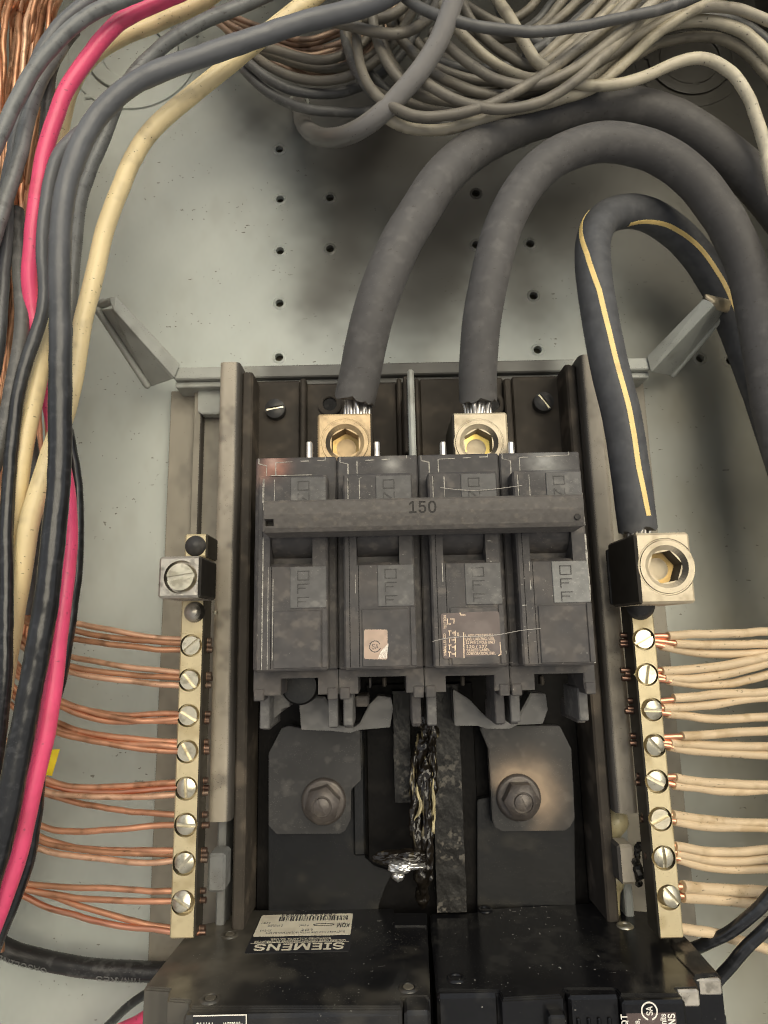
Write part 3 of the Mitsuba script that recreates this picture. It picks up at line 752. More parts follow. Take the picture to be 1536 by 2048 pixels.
# tie bar
prof = Polygon([(82, 38.3), (93.2, 38.7), (94, 38.0), (94, 34.4), (93.7, 33.2), (92.8, 30.6), (91.8, 29.4), (82, 29.2)])   # (D, Z)
tb = trimesh.creation.extrude_polygon(prof.buffer(-.3).buffer(.3, 4), 93.2, engine='earcut')
v = tb.vertices
tb.vertices = np.stack([-35.0 + v[:, 2], -v[:, 0], v[:, 1]], 1)
tbm = man(tb)
if tbm.volume() < 0: tb.invert(); tbm = man(tb)
txt = put(letters('150', 3.4, 1.2, True), [P(815, 1024, 94)[0], -93.65, P(815, 1026, 94)[2]], (1, 0, 0), (0, 0, 1), P(873, 1024, 94)[0] - P(815, 1024, 94)[0])
tbm = tbm - bx(-36, -32.2, 88, 95, 31.2, 33.2, .1)
try:
    tbm = tbm - man(txt)
except Exception:
    pass
tie = obj('tie_bar', tbm, 'soot_bar', mbk, smooth=22, label='grey brown handle tie bar across all four poles, marked 150')
c = P(1155, 1034, 93.4)
obj('end_hole', cyl(c[0], c[2], 92.2, 93.9, .9, 14), 'dark_slot', tie)
for side in (-36.0, 58.3):
    obj('end_lug', bx(side, side + .9 if side < 0 else side + 1.0, 80, 90.5, 29.8, 36.5, .4), 'soot_bar', tie)
for px in (551, 1160):
    pass
txt2 = put(letters('150', 3.4, .12, True), [P(815, 1024, 94)[0], -93.62, P(815, 1026, 94)[2]], (1, 0, 0), (0, 0, 1), P(873, 1024, 94)[0] - P(815, 1024, 94)[0])
obj('number_recess', txt2, 'number_dark', tie)

# stickers on two poles
D0 = 80.62
e = rounded(polyp([(728, 1259), (775, 1259), (775, 1319), (728, 1318)], D0), .6)
st = obj('sticker', plate(e, 80.5, D0), 'label_tan', mbk, label='small tan sticker with a round certification emblem on the second pole')
cx_, _, cz_ = P(750, 1293, D0)
ring = Point(cx_, cz_).buffer(1.75).difference(Point(cx_, cz_).buffer(1.5)).difference(sbox(cx_ + .9, cz_ - .5, cx_ + 3, cz_ + .5))
obj('emblem', cat(plate(ring, D0, D0 + .05), put(letters('SA', 1.5, .05, False), [cx_ - 1.05, -D0, cz_ - .75], (1, 0, 0), (0, 0, 1), 2.1)), 'label_ink', st)
hat = []
for k in range(6):
    a, b = P(757 + k * 3.0, 1317, D0), P(763 + k * 2.6, 1302 - k * 3, D0)
    hat.append(m3.Manifold.hull_points(np.array([(p_[0] + s_, -d_, p_[2]) for p_ in (a, b) for s_ in (-.1, .13) for d_ in (D0 - .02, D0 + .06)])))
obj('worn_corner', cat(*hat), 'label_white_print', st)
e = rounded(polyp([(881, 1227), (998, 1222), (1003, 1308), (886, 1318)], D0), .8)
st = obj('sticker', plate(e, 80.5, D0), 'label_smoked', mbk, label='dark scorched sticker with copper coloured print on the third pole')


def line(s, px0, py, px1, hpx, m_, par, D=D0, rot=False, bold=True):
    a = P(px0, py, D)
    h = hpx * mmpx(px0, py, D)
    if rot:
        b = P(px0, px1, D)
        return put(letters(s, h, .05, bold), [a[0], -D, a[2]], (0, 0, 1), (-1, 0, 0), b[2] - a[2])
    b = P(px1, py, D)
    return put(letters(s, h, .05, bold), [a[0], -D, a[2]], (1, 0, 0), (0, 0, 1), b[0] - a[0])


pr = [line('PARALLEL CO', 893, 1311, 1267, 5, 0, 0, rot=True), line('TECTION', 893, 1258, 1231, 5, 0, 0, rot=True), line('2 OR 4 POLE', 912, 1309, 1262, 3.5, 0, 0, rot=True, bold=False), line('MD', 918, 1272, 1264, 4, 0, 0, rot=True)]
for (s, a, y, b) in (('L.600 C5(190 CJ', 930, 1274, 986), ('UND LAB INC. USL', 930, 1281, 990), ('12 PER 1 POLE UNIT', 931, 1288, 991), ('120 / 127', 932, 1296, 974), ('SERIES LABEL', 933, 1303, 980), ('CORPORATION, INC.', 933, 1310, 991)):
    pr.append(line(s, a, y, b, 5.2, 0, 0))


def stroke(pts, w=.13, D=D0):
    o = []
    for a, b in zip(pts[:-1], pts[1:]):
        A, B = P(*a, D), P(*b, D)
        o.append(m3.Manifold.hull_points(np.array([(p_[0] + sx, -d_, p_[2] + sz) for p_ in (A, B) for sx in (-w, w) for sz in (-w, w) for d_ in (D - .02, D + .05)])))
    return o


for y in (1262, 1276, 1290, 1304):
    pr += stroke([(899, y), (899, y + 9)]) + stroke([(904, y + 4), (911, y + 4)]) + stroke([(911, y), (911, y + 9)]) + stroke([(897, y), (902, y)])
pr += stroke([(895, 1238), (895, 1248), (901, 1248)]) + stroke([(901, 1238), (908, 1238), (908, 1246)]) + stroke([(920, 1226), (922, 1230), (930, 1230)]) + stroke([(927, 1266), (928, 1315)], .16) + stroke([(1000, 1285), (1002, 1308), (997, 1311)], .12)
obj('print', cat(*pr), 'label_print', st)

# stab clips that hold the breaker on the bus bars
for (pts, D, s) in (([(597, 1392), (650, 1394), (664, 1420), (668, 1448), (680, 1452), (710, 1454), (720, 1446), (738, 1410), (756, 1392), (782, 1395), (786, 1418), (780, 1455), (720, 1460), (700, 1466), (660, 1462), (602, 1460)], 40, 0),
                    ([(906, 1378), (940, 1400), (962, 1424), (975, 1436), (1000, 1440), (1035, 1436), (1062, 1386), (1092, 1388), (1096, 1420), (1086, 1448), (1036, 1450), (1020, 1458), (975, 1458), (955, 1452), (910, 1452)], 40, 1)):
    obj('stab_clip', ledge(rounded(polyp(pts, D), .5), 30, D, .6), 'clip_metal', mbk)
w_ = [(530, 1395), (536, 1362), (552, 1356), (580, 1380), (578, 1414), (563, 1418), (561, 1426), (530, 1450)]
obj('guide_fin', ledge(polyp(w_, 55), 38, 55, .5), 'soot_plastic_pale', mbk)
for a, b, c_, d in ((710, 1392, 737, 1414), (738, 1356, 742, 1376)):
    obj('guide_fin', bxp(a, b, c_, d, 52, 14, .5), 'soot_plastic', mbk)
mt = P(600, 1372, 56)
obj('terminal_screw', lathe([(.1, 57), (5.5, 57), (6.2, 56), (6.4, 50)], mt[0], mt[2], 30), 'bus_dark', mbk, smooth=40)
for px, py in ((769, 1360), (926, 1358), (1085, 1357)):
    obj('terminal_pin', bxp(px - 4, py - 6, px + 4, py + 14, 58, 4, .4), 'soot_plate', mbk)

# ---------------------------------------------------------------- main lugs with their feeders' bare ends


def hexcut(x, z, d0, d1, af, ang):
    return m3.Manifold.cylinder(d1 - d0, af / math.sqrt(3), af / math.sqrt(3), 6).rotate((0, 0, ang)).rotate((90, 0, 0)).translate((x, -d0, z))


def hexscrew(par, x, z, D, r, af, m_, mg, ang=30, proud=.6):
    s = m3.Manifold.cylinder(8 + proud, r, r, 40).rotate((90, 0, 0)).translate((x, -(D - 8), z))
    s = s - hexcut(x, z, D - 7.4, D + 3, af, ang) - m3.Manifold.cylinder(1.6, af * .56, af * .56 + 1.6, 40).rotate((90, 0, 0)).translate((x, -(D + proud - 1.45), z))
    k = obj('set_screw', s, m_, par, smooth=30)
    obj('socket_floor', lathe([(.05, D - 8.2), (af * .56, D - 7.0), (af * .57, D - 7.9), (.05, D - 8.4)], x, z, 24), mg, k, smooth=40)
    rg = lathe([(r + .1, D - .3), (r + .15, D + .25), (r + .55, D + .3), (r + .75, D - .05)], x, z, 40)
    obj('rim', rg, m_, k, smooth=40)
    return k


for (x0, x1, y0, scx, lm, lab, ang) in ((635, 744, 828, 690, 'lug_brass', 'left main lug, brassy and heat stained, above the breaker', 30), (904, 1014, 826, 958, 'lug_pale', 'right main lug, pale, with a bright gold hex socket', 30)):
    D = 56
    p0, p1 = P(x0, y0, D), P(x1, y0, D)
    c = P(scx, 885, D)
    block = bx(p0[0], p1[0], 30, D, 50, p0[2], .7) - m3.Manifold.cylinder(9, 8.9, 8.9, 40).rotate((90, 0, 0)).translate((c[0], -(D - 8.6), c[2]))
    lg = obj('main_lug', block, lm, mbk, label=lab)
    hexscrew(lg, c[0], c[2], D - .4, 8.3, 9.8, lm, 'hex_brown' if x0 == 635 else 'hex_gold', ang)
    for px in (x0 - 17, x1 + 10):
        obj('lug_tab', bxp(px - 6, 881, px + 6, 930, 62, 4, .6), 'strand_alu', mbk)

# ---------------------------------------------------------------- bars on either side


def bar(name, x0, x1, z0, z1, D, screws, label, m_='bar_alloy', depth=9.5):
    b = thing(name, label, 'terminal bar')
    g = sbox(x0, z0, x1, z1)
    cs = [P(px, py, D) for px, py, *_ in screws]
    body = bx(x0, x1, D - depth, D, z0, z1, .5)
    for c in cs:
        body = body - m3.Manifold.cylinder(2.4, 3.75, 3.85, 32).rotate((90, 0, 0)).translate((c[0], -(D - 2.2), c[2]))
    obj('bar', body, m_, b)
    for (px, py, an, proud, *tl), c in zip(screws, cs):
        obj('screw', slotted(c[0], c[2], D - 2.1, D + proud, 3.2, an, .55, 1.5, dome=6.5 if proud > .45 else 0, tilt=tl[0] if tl else None), 'screw_steel', b, smooth=25)
    return b


lb = bar('ground_bar', -71.2, -63.1, -94.6, 26.0, 52, [(382, 1291, -50, .2), (379, 1360, 40, .4), (376, 1431, 58, .3), (374, 1503, 30, .4), (372, 1577, 5, .5), (371, 1650, 85, .7), (368, 1727, -45, .6), (366, 1806, 62, 1.6, (-14, -8))],
         'left terminal bar with a column of slotted screws holding bare copper wires')
nb = bar('neutral_bar', 84.6, 92.5, -97.5, 14.0, 52, [(1288, 1278, -62, .3), (1294, 1349, -12, .3), (1305, 1419, 88, 1.3, (4, 6)), (1310, 1491, 40, .9, (6, 4)), (1314, 1563, 62, .5), (1321, 1638, -66, .4), (1328, 1716, 0, .6), (1338, 1795, 38, 2.0, (-10, 10))],
         'right terminal bar with a column of slotted screws holding pale insulated wires')
for px, py in ((388, 1224),):
    c = P(px, py, 53)
    obj('round_screw', lathe([(.05, 55.6), (1.6, 55.3), (2.8, 54.4), (3.5, 52.9), (3.6, 51.8)], c[0], c[2], 28), 'lug_steel', lb, smooth=50)
c = P(1281, 1212, 53)
obj('round_screw', lathe([(.05, 57), (2.6, 56.6), (4.2, 55), (4.8, 52.4)], c[0], c[2], 28), 'soot_metal', nb, smooth=50)
# small block lug and the big square lug on the left bar
p0, p1 = P(370, 1068, 60), P(414, 1112, 60)
sl_ = obj('small_lug', bx(p0[0], p1[0], 46, 60, p1[2] - .4, p0[2], .6), 'bar_alloy', lb)
c = P(391, 1092, 60)
obj('round_screw', lathe([(.05, 63), (1.7, 62.6), (3.0, 61.6), (3.55, 60.3), (3.6, 59.8)], c[0], c[2], 28), 'soot_metal', sl_, smooth=50)
p0, p1 = P(318, 1113, 72), P(400, 1195, 72)
bl = obj('square_lug', bx(p0[0], p1[0], 52.3, 72, p1[2], p0[2], .8) - m3.Manifold.cylinder(4, 5.2, 5.4, 36).rotate((90, 0, 0)).translate((P(361, 1154, 72)[0], -69, P(361, 1154, 72)[2])), 'lug_steel', lb, label='grey square lug with a large slotted screw near the top of the bar')
c = P(361, 1154, 72)
obj('screw', slotted(c[0], c[2], 68.9, 72.6, 4.5, -82, .75, 1.0), 'screw_steel', bl, smooth=25)
for py in (1094, 1224):
    c = P(421, py, 52)
    obj('pin', lathe([(.05, 47), (.7, 46.6), (.9, 45)], c[0] , c[2], 14), 'screw_steel', lb, smooth=50)
# big lug of the right bar
p0, p1 = P(1268, 1066, 72), P(1393, 1206, 72)
c = P(1334, 1133, 72)
rl = obj('large_lug', bx(p0[0], p1[0], 46, 72, p1[2], p0[2], .8) - m3.Manifold.cylinder(9, 9.2, 9.2, 44).rotate((90, 0, 0)).translate((c[0], -63.6, c[2])), 'lug_pale', nb, label='large pale cube lug with a hex socket screw, under the striped cable')
hexscrew(rl, c[0], c[2], 71.5, 8.5, 9.8, 'lug_pale', 'hex_brown', 10)
obj('lug_foot', bx(p0[0] - .3, p1[0] - 3, 44, 45.99, p1[2] + 1, p0[2] - 2, .4), 'soot_metal', rl)

# ---------------------------------------------------------------- thick cables


def strands(par, x0, x1, y0, y1, D, n, seed, m_='strand_alu', spread=0.0):
    g = np.random.default_rng(seed)
    for k in range(n):
        u = (k + .5) / n
        xa = x0 + (x1 - x0) * u
        top = y0 + g.uniform(-8, 8)
        dd = D + 4.5 * math.sin(math.pi * u) + g.uniform(-.5, .5)
        pts = [P(xa + (u - .5) * 6 + g.uniform(-2, 2), top - 22, dd - 2), P(xa + g.uniform(-5, 5), top + 4, dd + g.uniform(-1, 1.5)), P(xa + g.uniform(-2, 2), (top + y1) / 2, dd), P(xa, y1 + 8, dd - .5)]
        obj('strand', tube(spline(pts, 1.5), .85 + g.uniform(-.15, .2), 8), m_, par, smooth=50)


def ragged_end(par, a, b, D, rad, m_, seed):
    pass


big1 = [(709, 801, 48), (718, 765, 50), (741, 645, 58), (789, 512, 62), (832, 433, 61), (888, 350, 58), (935, 307, 55), (1002, 267, 51), (1060, 243, 49), (1117, 226, 48), (1180, 213, 47), (1257, 213, 46), (1340, 236, 46), (1424, 286, 47), (1490, 340, 48), (1545, 400, 50), (1600, 480, 52)]
def ragged(mesh, path, sides, seed, amp):
    """Tear the first ring of a sheath unevenly along its axis."""
    t_ = path[0] - path[3]
    t_ /= np.linalg.norm(t_)
    g_ = np.random.default_rng(seed)
    w_ = np.convolve(np.r_[g_.random(sides), g_.random(1)], [.3, .7], 'same')[:sides]
    v_ = np.asarray(mesh.vertices)
    for ring, k_ in ((0, 1.0), (1, .55), (2, .2)):
        v_[ring * sides:(ring + 1) * sides] += np.outer((w_ - .55) * amp * k_, t_)
    mesh.vertices = v_
    return mesh


RAG = {}
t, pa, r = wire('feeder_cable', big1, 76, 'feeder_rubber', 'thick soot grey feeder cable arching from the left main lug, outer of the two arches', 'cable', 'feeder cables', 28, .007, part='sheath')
strands(t, 688, 742, 806, 832, 45, 9, 1)
big2 = [(956, 803, 48), (956, 768, 50), (963, 645, 58), (982, 540, 63), (998, 468, 64), (1044, 377, 64), (1091, 326, 63), (1157, 292, 62), (1231, 282, 61), (1297, 297, 60), (1357, 331, 58), (1407, 377, 56), (1451, 440, 54), (1481, 500, 52), (1508, 600, 48), (1528, 720, 46), (1556, 860, 46), (1600, 1010, 46), (1640, 1120, 46)]
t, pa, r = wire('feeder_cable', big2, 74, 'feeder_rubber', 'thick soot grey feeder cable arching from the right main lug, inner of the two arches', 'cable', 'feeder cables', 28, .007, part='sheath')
strands(t, 928, 984, 806, 830, 45, 9, 2)
big3 = [(1276, 1062, 58), (1272, 1028, 59), (1246, 845, 62), (1222, 745, 62), (1201, 645, 60), (1187, 540, 57), (1184, 480, 54), (1193, 452, 52), (1216, 430, 49), (1257, 420, 45), (1300, 428, 40), (1345, 458, 33), (1395, 510, 27), (1445, 595, 24), (1482, 680, 24), (1515, 775, 26), (1550, 880, 30)]
t, pa, r = wire('neutral_cable', big3, 66, 'neutral_rubber', 'thick black cable with a yellow stripe, looping into the large lug of the right bar', 'cable', None, 28, .012, part='sheath')
tt, nn, bb = frames(pa)
L = len(pa)


def stripe(i0, i1, ang):
    idx = np.arange(i0, i1)
    u = (idx - i0) / max(1, i1 - i0 - 1)
    a = np.radians(np.interp(u, np.linspace(0, 1, len(ang)), ang))
    rows = []
    for da, rr in ((-.135, .985), (-.135, 1.022), (.0, 1.03), (.135, 1.022), (.135, .985)):
        rows.append(pa[idx] + r * rr * (np.cos(a + da)[:, None] * nn[idx] + np.sin(a + da)[:, None] * bb[idx]))
    v = np.stack(rows, 1).reshape(-1, 3)
    n = len(idx)
    f = []
    for i in range(n - 1):
        for j in range(5):
            a_, b_ = i * 5 + j, i * 5 + (j + 1) % 5
            f += [[a_, b_, b_ + 5], [a_, b_ + 5, a_ + 5]]
    m = trimesh.Trimesh(v, np.array(f), process=False)
    return m


near = lambda px, py: int(np.argmin([np.hypot(*(np.array(proj(q_)) - (px, py))) for q_ in pa]))


def proj(v_):
    d = np.asarray(v_) - EYE
    k = d @ fw
    return 768 + F * (d @ RV) / k, 1024 - F * (d @ UV) / k


sgn = 1 if bb[near(1222, 745)][0] > 0 else -1
sgo = -sgn
obj('stripe', stripe(near(1274, 1040), near(1296, 429), [sgn * 16, sgn * 4, sgn * 4, sgn * 2, sgo * 2, sgo * 10, sgo * 34, sgo * 72, sgo * 100, sgo * 122]), 'stripe_yellow', t, smooth=40)
obj('stripe', stripe(near(1240, 422), near(1515, 775), [sgn * 105, sgn * 78, sgn * 64, sgn * 60, sgn * 60, sgn * 60]), 'stripe_yellow', t, smooth=40)
strands(t, 1254, 1300, 1046, 1072, 57, 6, 3)
t, pa_, r_ = wire('grey_cable', [(912, -20, 84), (905, 5, 82), (893, 52, 78), (862, 112, 74), (812, 178, 68), (755, 237, 62), (705, 268, 55), (655, 277, 46), (624, 266, 36), (606, 243, 25), (599, 219, 12), (597, 208, 2), (597, 206, -9)], 38, 'duct_grey',
                  'smooth grey cable dropping in front of the tangle and curling into the back wall', 'cable', None, 20, .01, part='sheath')
obj('collar', lathe([(4.0, -.2), (4.0, .5), (4.6, .8), (5.3, .5), (5.4, 0)], port[0], port[2], 28), 'frame_paint', t, smooth=40)

# left hand group, front to back
wire('black_cable', [(790, -15, 78), (760, 5, 77), (680, 27, 76), (600, 47, 76), (520, 72, 77), (440, 102, 79), (350, 130, 81), (285, 155, 82), (230, 192, 82), (180, 250, 82), (143, 330, 82), (124, 420, 82), (118, 520, 82), (120, 620, 82), (121, 720, 82), (121, 820, 82), (120, 920, 82), (115, 1010, 82), (103, 1120, 82), (88, 1230, 82), (68, 1350, 82), (48, 1450, 82), (28, 1560, 82), (8, 1650, 82), (-25, 1770, 82)], 42, 'black_gloss',
     'thick glossy black cable sweeping from the top down the left side, before the other wires', 'cable', None, 28, .06)
wire('red_wire', [(400, -30, 66), (340, -6, 68), (285, 15, 69), (236, 46, 70), (190, 97, 71), (150, 150, 71), (112, 230, 70), (86, 310, 69), (71, 400, 68), (62, 480, 66), (58, 560, 62), (66, 640, 58), (84, 720, 56), (98, 800, 56), (118, 900, 58), (136, 1000, 64), (140, 1060, 68), (135, 1120, 71), (126, 1190, 73), (116, 1270, 74), (105, 1370, 74), (88, 1470, 74), (68, 1570, 74), (47, 1660, 74), (18, 1765, 74), (-25, 1880, 74)], 31, 'red_insulation',
     'bright pinkish red wire weaving down the left side beside the thick black cable', 'wire', None, 18, .015)
wire('cream_wire', [(660, -30, 64), (620, 0, 66), (580, 28, 67), (535, 62, 66), (493, 104, 65), (433, 150, 66), (383, 190, 67), (333, 230, 67), (293, 272, 67), (266, 320, 66), (240, 376, 66), (214, 445, 65), (197, 512, 65), (182, 575, 66), (167, 648, 66), (152, 735, 67), (135, 815, 68), (113, 870, 68), (90, 935, 68), (68, 1015, 68), (50, 1100, 68), (36, 1175, 66), (24, 1260, 62), (10, 1360, 58), (-10, 1460, 56)], 35, 'cream_insulation',
     'long cream wire crossing under the thick black cable, clear against the upper left wall', 'wire', 'cream wires', 18, .012)
wire('cream_wire', [(450, -30, 52), (410, 0, 54), (368, 23, 55), (300, 50, 56), (225, 82, 57), (172, 122, 58), (136, 190, 58), (120, 260, 58), (110, 340, 57), (107, 440, 57), (105, 540, 58), (100, 620, 60), (90, 690, 64), (78, 750, 66), (62, 820, 67), (48, 900, 68), (36, 970, 68), (24, 1050, 66), (8, 1150, 62), (-14, 1240, 58)], 33, 'cream_insulation',
     'second cream wire, mostly hidden behind the red wire and the thick black cable', 'wire', 'cream wires', 18, .012)
wire('grey_wire', [(290, -20, 78), (245, 2, 78), (195, 20, 79), (143, 56, 80), (110, 90, 80), (67, 140, 80), (33, 196, 80), (10, 247, 80), (-20, 310, 80)], 27, 'grey_insulation',
     'pale grey wire cutting across the top left corner in front of the copper bundle', 'wire', None, 16, .02)
wire('black_wire', [(230, -40, 70), (185, 0, 71), (160, 14, 72), (133, 35, 72), (105, 70, 72), (78, 108, 72), (60, 150, 71), (45, 215, 70), (34, 265, 69), (24, 320, 68), (8, 400, 66), (-15, 480, 64)], 26, 'black_gloss',
     'scuffed black wire with pale worn highlights beside the copper bundle at the top left', 'wire', None, 16, .05)
wire('grey_wire', [(125, 90, 66), (100, 128, 67), (76, 168, 68), (60, 230, 69), (42, 300, 70), (22, 355, 70), (4, 425, 70), (-20, 500, 70)], 28, 'grey_insulation',
     'grey wire just left of the red wire, leaving the frame near the upper left edge', 'wire', None, 16, .02)
wire('black_wire', [(150, 60, 60), (115, 100, 61), (98, 150, 62), (92, 215, 62), (86, 290, 61), (80, 360, 60), (72, 440, 58), (76, 540, 56), (68, 640, 54), (60, 740, 52), (60, 860, 52), (74, 980, 50), (66, 1100, 50), (50, 1230, 50)], 24, 'dim_grey_insulation',
     'dull dark wire hidden behind the red wire on the left', 'wire', None, 16, .03)
wire('grey_wire', [(560, -22, 58), (505, 2, 60), (433, 28, 62), (367, 61, 62), (317, 97, 61), (285, 125, 60), (260, 158, 60), (233, 202, 60), (212, 255, 60), (188, 320, 60), (167, 380, 61), (153, 445, 61), (146, 520, 60), (141, 610, 60), (136, 720, 60)], 27, 'grey_insulation',
     'grey wire behind the thick black cable, seen on its right side over the bare wall', 'wire', None, 16, .02)
wire('grey_wire', [(232, 200, 64), (182, 245, 66), (146, 273, 68), (121, 295, 70), (104, 335, 72), (91, 400, 72), (83, 470, 72), (84, 540, 72), (92, 600, 72), (76, 650, 72), (58, 705, 73), (42, 765, 73), (30, 830, 73), (21, 900, 73), (16, 965, 73), (14, 1030, 73), (15, 1130, 73), (14, 1230, 73), (11, 1340, 73), (6, 1420, 72), (-4, 1500, 70)], 25, 'black_gloss',
     'worn grey black wire running down the left edge beside the cream wires', 'wire', None, 16, .04)
wire('grey_wire', [(34, 420, 56), (38, 512, 58), (45, 600, 60), (40, 700, 62), (25, 785, 64), (6, 870, 66), (-20, 960, 66)], 29, 'dim_grey_insulation',
     'dim grey wire bending towards the left edge at mid height', 'wire', None, 16, .03)
wire('grey_wire', [(16, 380, 60), (12, 512, 60), (6, 620, 60), (-4, 720, 60), (-20, 800, 60)], 24, 'black_gloss',
     'dark grey wire on the very left edge above the middle', 'wire', None, 16, .03)
wire('black_wire', [(135, 860, 52), (147, 915, 54), (153, 965, 55), (158, 1030, 55), (158, 1090, 54), (152, 1160, 54), (143, 1230, 54), (132, 1300, 54), (114, 1375, 55), (97, 1430, 57), (84, 1475, 58), (78, 1530, 58), (77, 1590, 58), (66, 1672, 58), (53, 1738, 58), (36, 1790, 57), (12, 1845, 54), (-12, 1905, 50)], 24, 'black_gloss',
     'thin black wire bowing out right of the red wire and following it down', 'wire', None, 16, .03)
t, pn, rn = wire('black_cable', [(-30, 1872, 14), (0, 1893, 13), (30, 1907, 12), (75, 1920, 12), (140, 1930, 12), (210, 1938, 12), (280, 1942, 12), (350, 1944, 12), (430, 1940, 12)], 36, 'black_cable_skin',
                  'black cable with worn grey printing lying on the back wall at lower left', 'cable', None, 20, .01, part='sheath')
# the print, upside down, wrapped on the sheath
tn, nn_, bn_ = frames(pn)
al = np.r_[0, np.cumsum(np.linalg.norm(np.diff(pn, axis=0), axis=1))]
g = bn_[len(bn_) // 2][2]
for s, c0, w_ in (('GASOLINE', 78, 19.0), ('RES', 52, 8), ('TWN75', 43, 10), ('OR', 31, 5), ('THHN', 25, 10.5), ('OIL', 12, 8)):
    m = letters(s, 2.9, .12, False).subdivide_to_size(1.2)
    v = np.asarray(m.vertices).copy()
    v[:, 0] *= w_ / v[:, 0].max()
    sl = al[-1] - 20 - (78 - c0) * 1.0
    smax = np.interp(proj(P(4, 1897, 12))[0], [proj(q_)[0] for q_ in pn], al)
    sv = smax + 20 + (78 - c0) - v[:, 0]          # reading from right to left: the print is upside down
    th = ((v[:, 1] - 1.4) / rn) * (-1 if g > 0 else 1) + (-.35 if g > 0 else .35)
    I = [np.interp(sv, al, pn[:, k]) for k in range(3)]
    N = [np.interp(sv, al, nn_[:, k]) for k in range(3)]
    B = [np.interp(sv, al, bn_[:, k]) for k in range(3)]
    R_ = rn * 1.012 + .12 + v[:, 2]
    m.vertices = np.stack([I[k] + R_ * (np.cos(th) * N[k] + np.sin(th) * B[k]) for k in range(3)], 1)
    obj('printing', m, 'clip_grey', t)
wire('black_wire', [(205, 2062, 30), (222, 2046, 32), (250, 2015, 36), (285, 1992, 40), (330, 1972, 42)], 17, 'black_cable_skin', 'short thin black wire entering the lower left breaker from below', 'wire', None, 12, .02)
wire('red_wire', [(225, 2068, 18), (262, 2052, 20), (300, 2030, 22), (350, 2005, 24)], 26, 'red_insulation', 'end of a red wire at the bottom edge under the lower left breaker', 'wire', None, 14, .02)
for pts, w_, lab in (([(1385, 1898, 40), (1402, 1893, 42), (1440, 1879, 46), (1482, 1851, 50), (1515, 1822, 52), (1560, 1770, 52)], 24, 'scuffed black wire leaving the lower right breaker, upper of the two'),
                     ([(1425, 1972, 46), (1446, 1946, 47), (1480, 1907, 50), (1512, 1876, 52), (1570, 1820, 52)], 24, 'scuffed black wire leaving the lower right breaker, lower of the two')):
    wire('black_wire', pts, w_, 'black_gloss', lab, 'wire', 'black wires at the lower right breaker', 16, .04)

# ---------------------------------------------------------------- bare copper ground wires
NTH = lambda k: (['first', 'second', 'third', 'fourth', 'fifth', 'sixth', 'seventh', 'eighth', 'ninth', 'tenth'] + [f'{q_}th' for q_ in range(11, 21)] + ['21st', '22nd', '23rd'] + [f'{q_}th' for q_ in range(24, 60)])[k]
ORD = ['first', 'second', 'third', 'fourth', 'fifth', 'sixth', 'seventh', 'eighth', 'ninth']
GW = [
    [[(362, 1281), (290, 1274), (225, 1260), (150, 1247), (60, 1222), (15, 1200), (-25, 1170)], [(362, 1289), (250, 1278), (143, 1263), (60, 1240), (10, 1215), (-25, 1190)], [(362, 1299), (250, 1294), (143, 1277), (70, 1256), (30, 1236), (-10, 1205)]],
    [[(358, 1348), (270, 1338), (190, 1324), (150, 1315), (137, 1312)], [(358, 1358), (260, 1351), (130, 1333), (90, 1315), (50, 1288), (10, 1240)], [(358, 1370), (260, 1363), (130, 1343), (92, 1328), (45, 1296), (5, 1255)]],
    [[(355, 1428), (280, 1432), (200, 1425), (120, 1405), (85, 1380), (45, 1345), (10, 1300)], [(355, 1438), (250, 1446), (170, 1433), (112, 1414), (75, 1388), (30, 1345), (0, 1305)], [(355, 1442), (250, 1439), (180, 1424), (120, 1410), (80, 1394), (40, 1362), (0, 1318)]],
    [[(352, 1485), (260, 1480), (180, 1465), (112, 1450), (75, 1425), (30, 1378), (0, 1340)], [(352, 1494), (250, 1488), (170, 1474), (112, 1459), (68, 1434), (25, 1392), (-5, 1350)], [(352, 1502), (250, 1496), (150, 1477), (110, 1468), (60, 1443), (15, 1405), (-15, 1370)]],
    [[(350, 1560), (260, 1573), (170, 1578), (120, 1572), (88, 1560), (50, 1530), (10, 1480), (-10, 1450)], [(350, 1574), (250, 1584), (150, 1588), (88, 1575), (45, 1548), (5, 1505)], [(350, 1584), (250, 1597), (150, 1597), (84, 1586), (40, 1560), (0, 1525)]],
    [[(348, 1630), (260, 1624), (170, 1610), (85, 1588), (50, 1570), (0, 1530)], [(345, 1649), (250, 1660), (170, 1664), (78, 1655), (30, 1632), (0, 1608), (-20, 1590)]],
    [[(345, 1702), (250, 1700), (150, 1693), (75, 1677), (30, 1645), (0, 1610)], [(345, 1710), (250, 1708), (150, 1701), (75, 1686), (22, 1660), (-10, 1630)], [(345, 1721), (260, 1724), (160, 1714), (70, 1695), (18, 1672), (-15, 1648)]],
    [[(342, 1781), (250, 1780), (150, 1776), (50, 1774), (0, 1745), (-20, 1730)], [(342, 1801), (270, 1803), (180, 1798), (60, 1783), (0, 1757), (-20, 1745)]],
    [[(340, 1855), (250, 1838), (160, 1813), (100, 1793), (45, 1776), (0, 1752)], [(340, 1865), (250, 1853), (150, 1831), (60, 1803), (0, 1768), (-20, 1755)]],
]
PL = {1: [''], 2: ['upper', 'lower'], 3: ['top', 'middle', 'bottom']}
rng2 = random.Random(3)
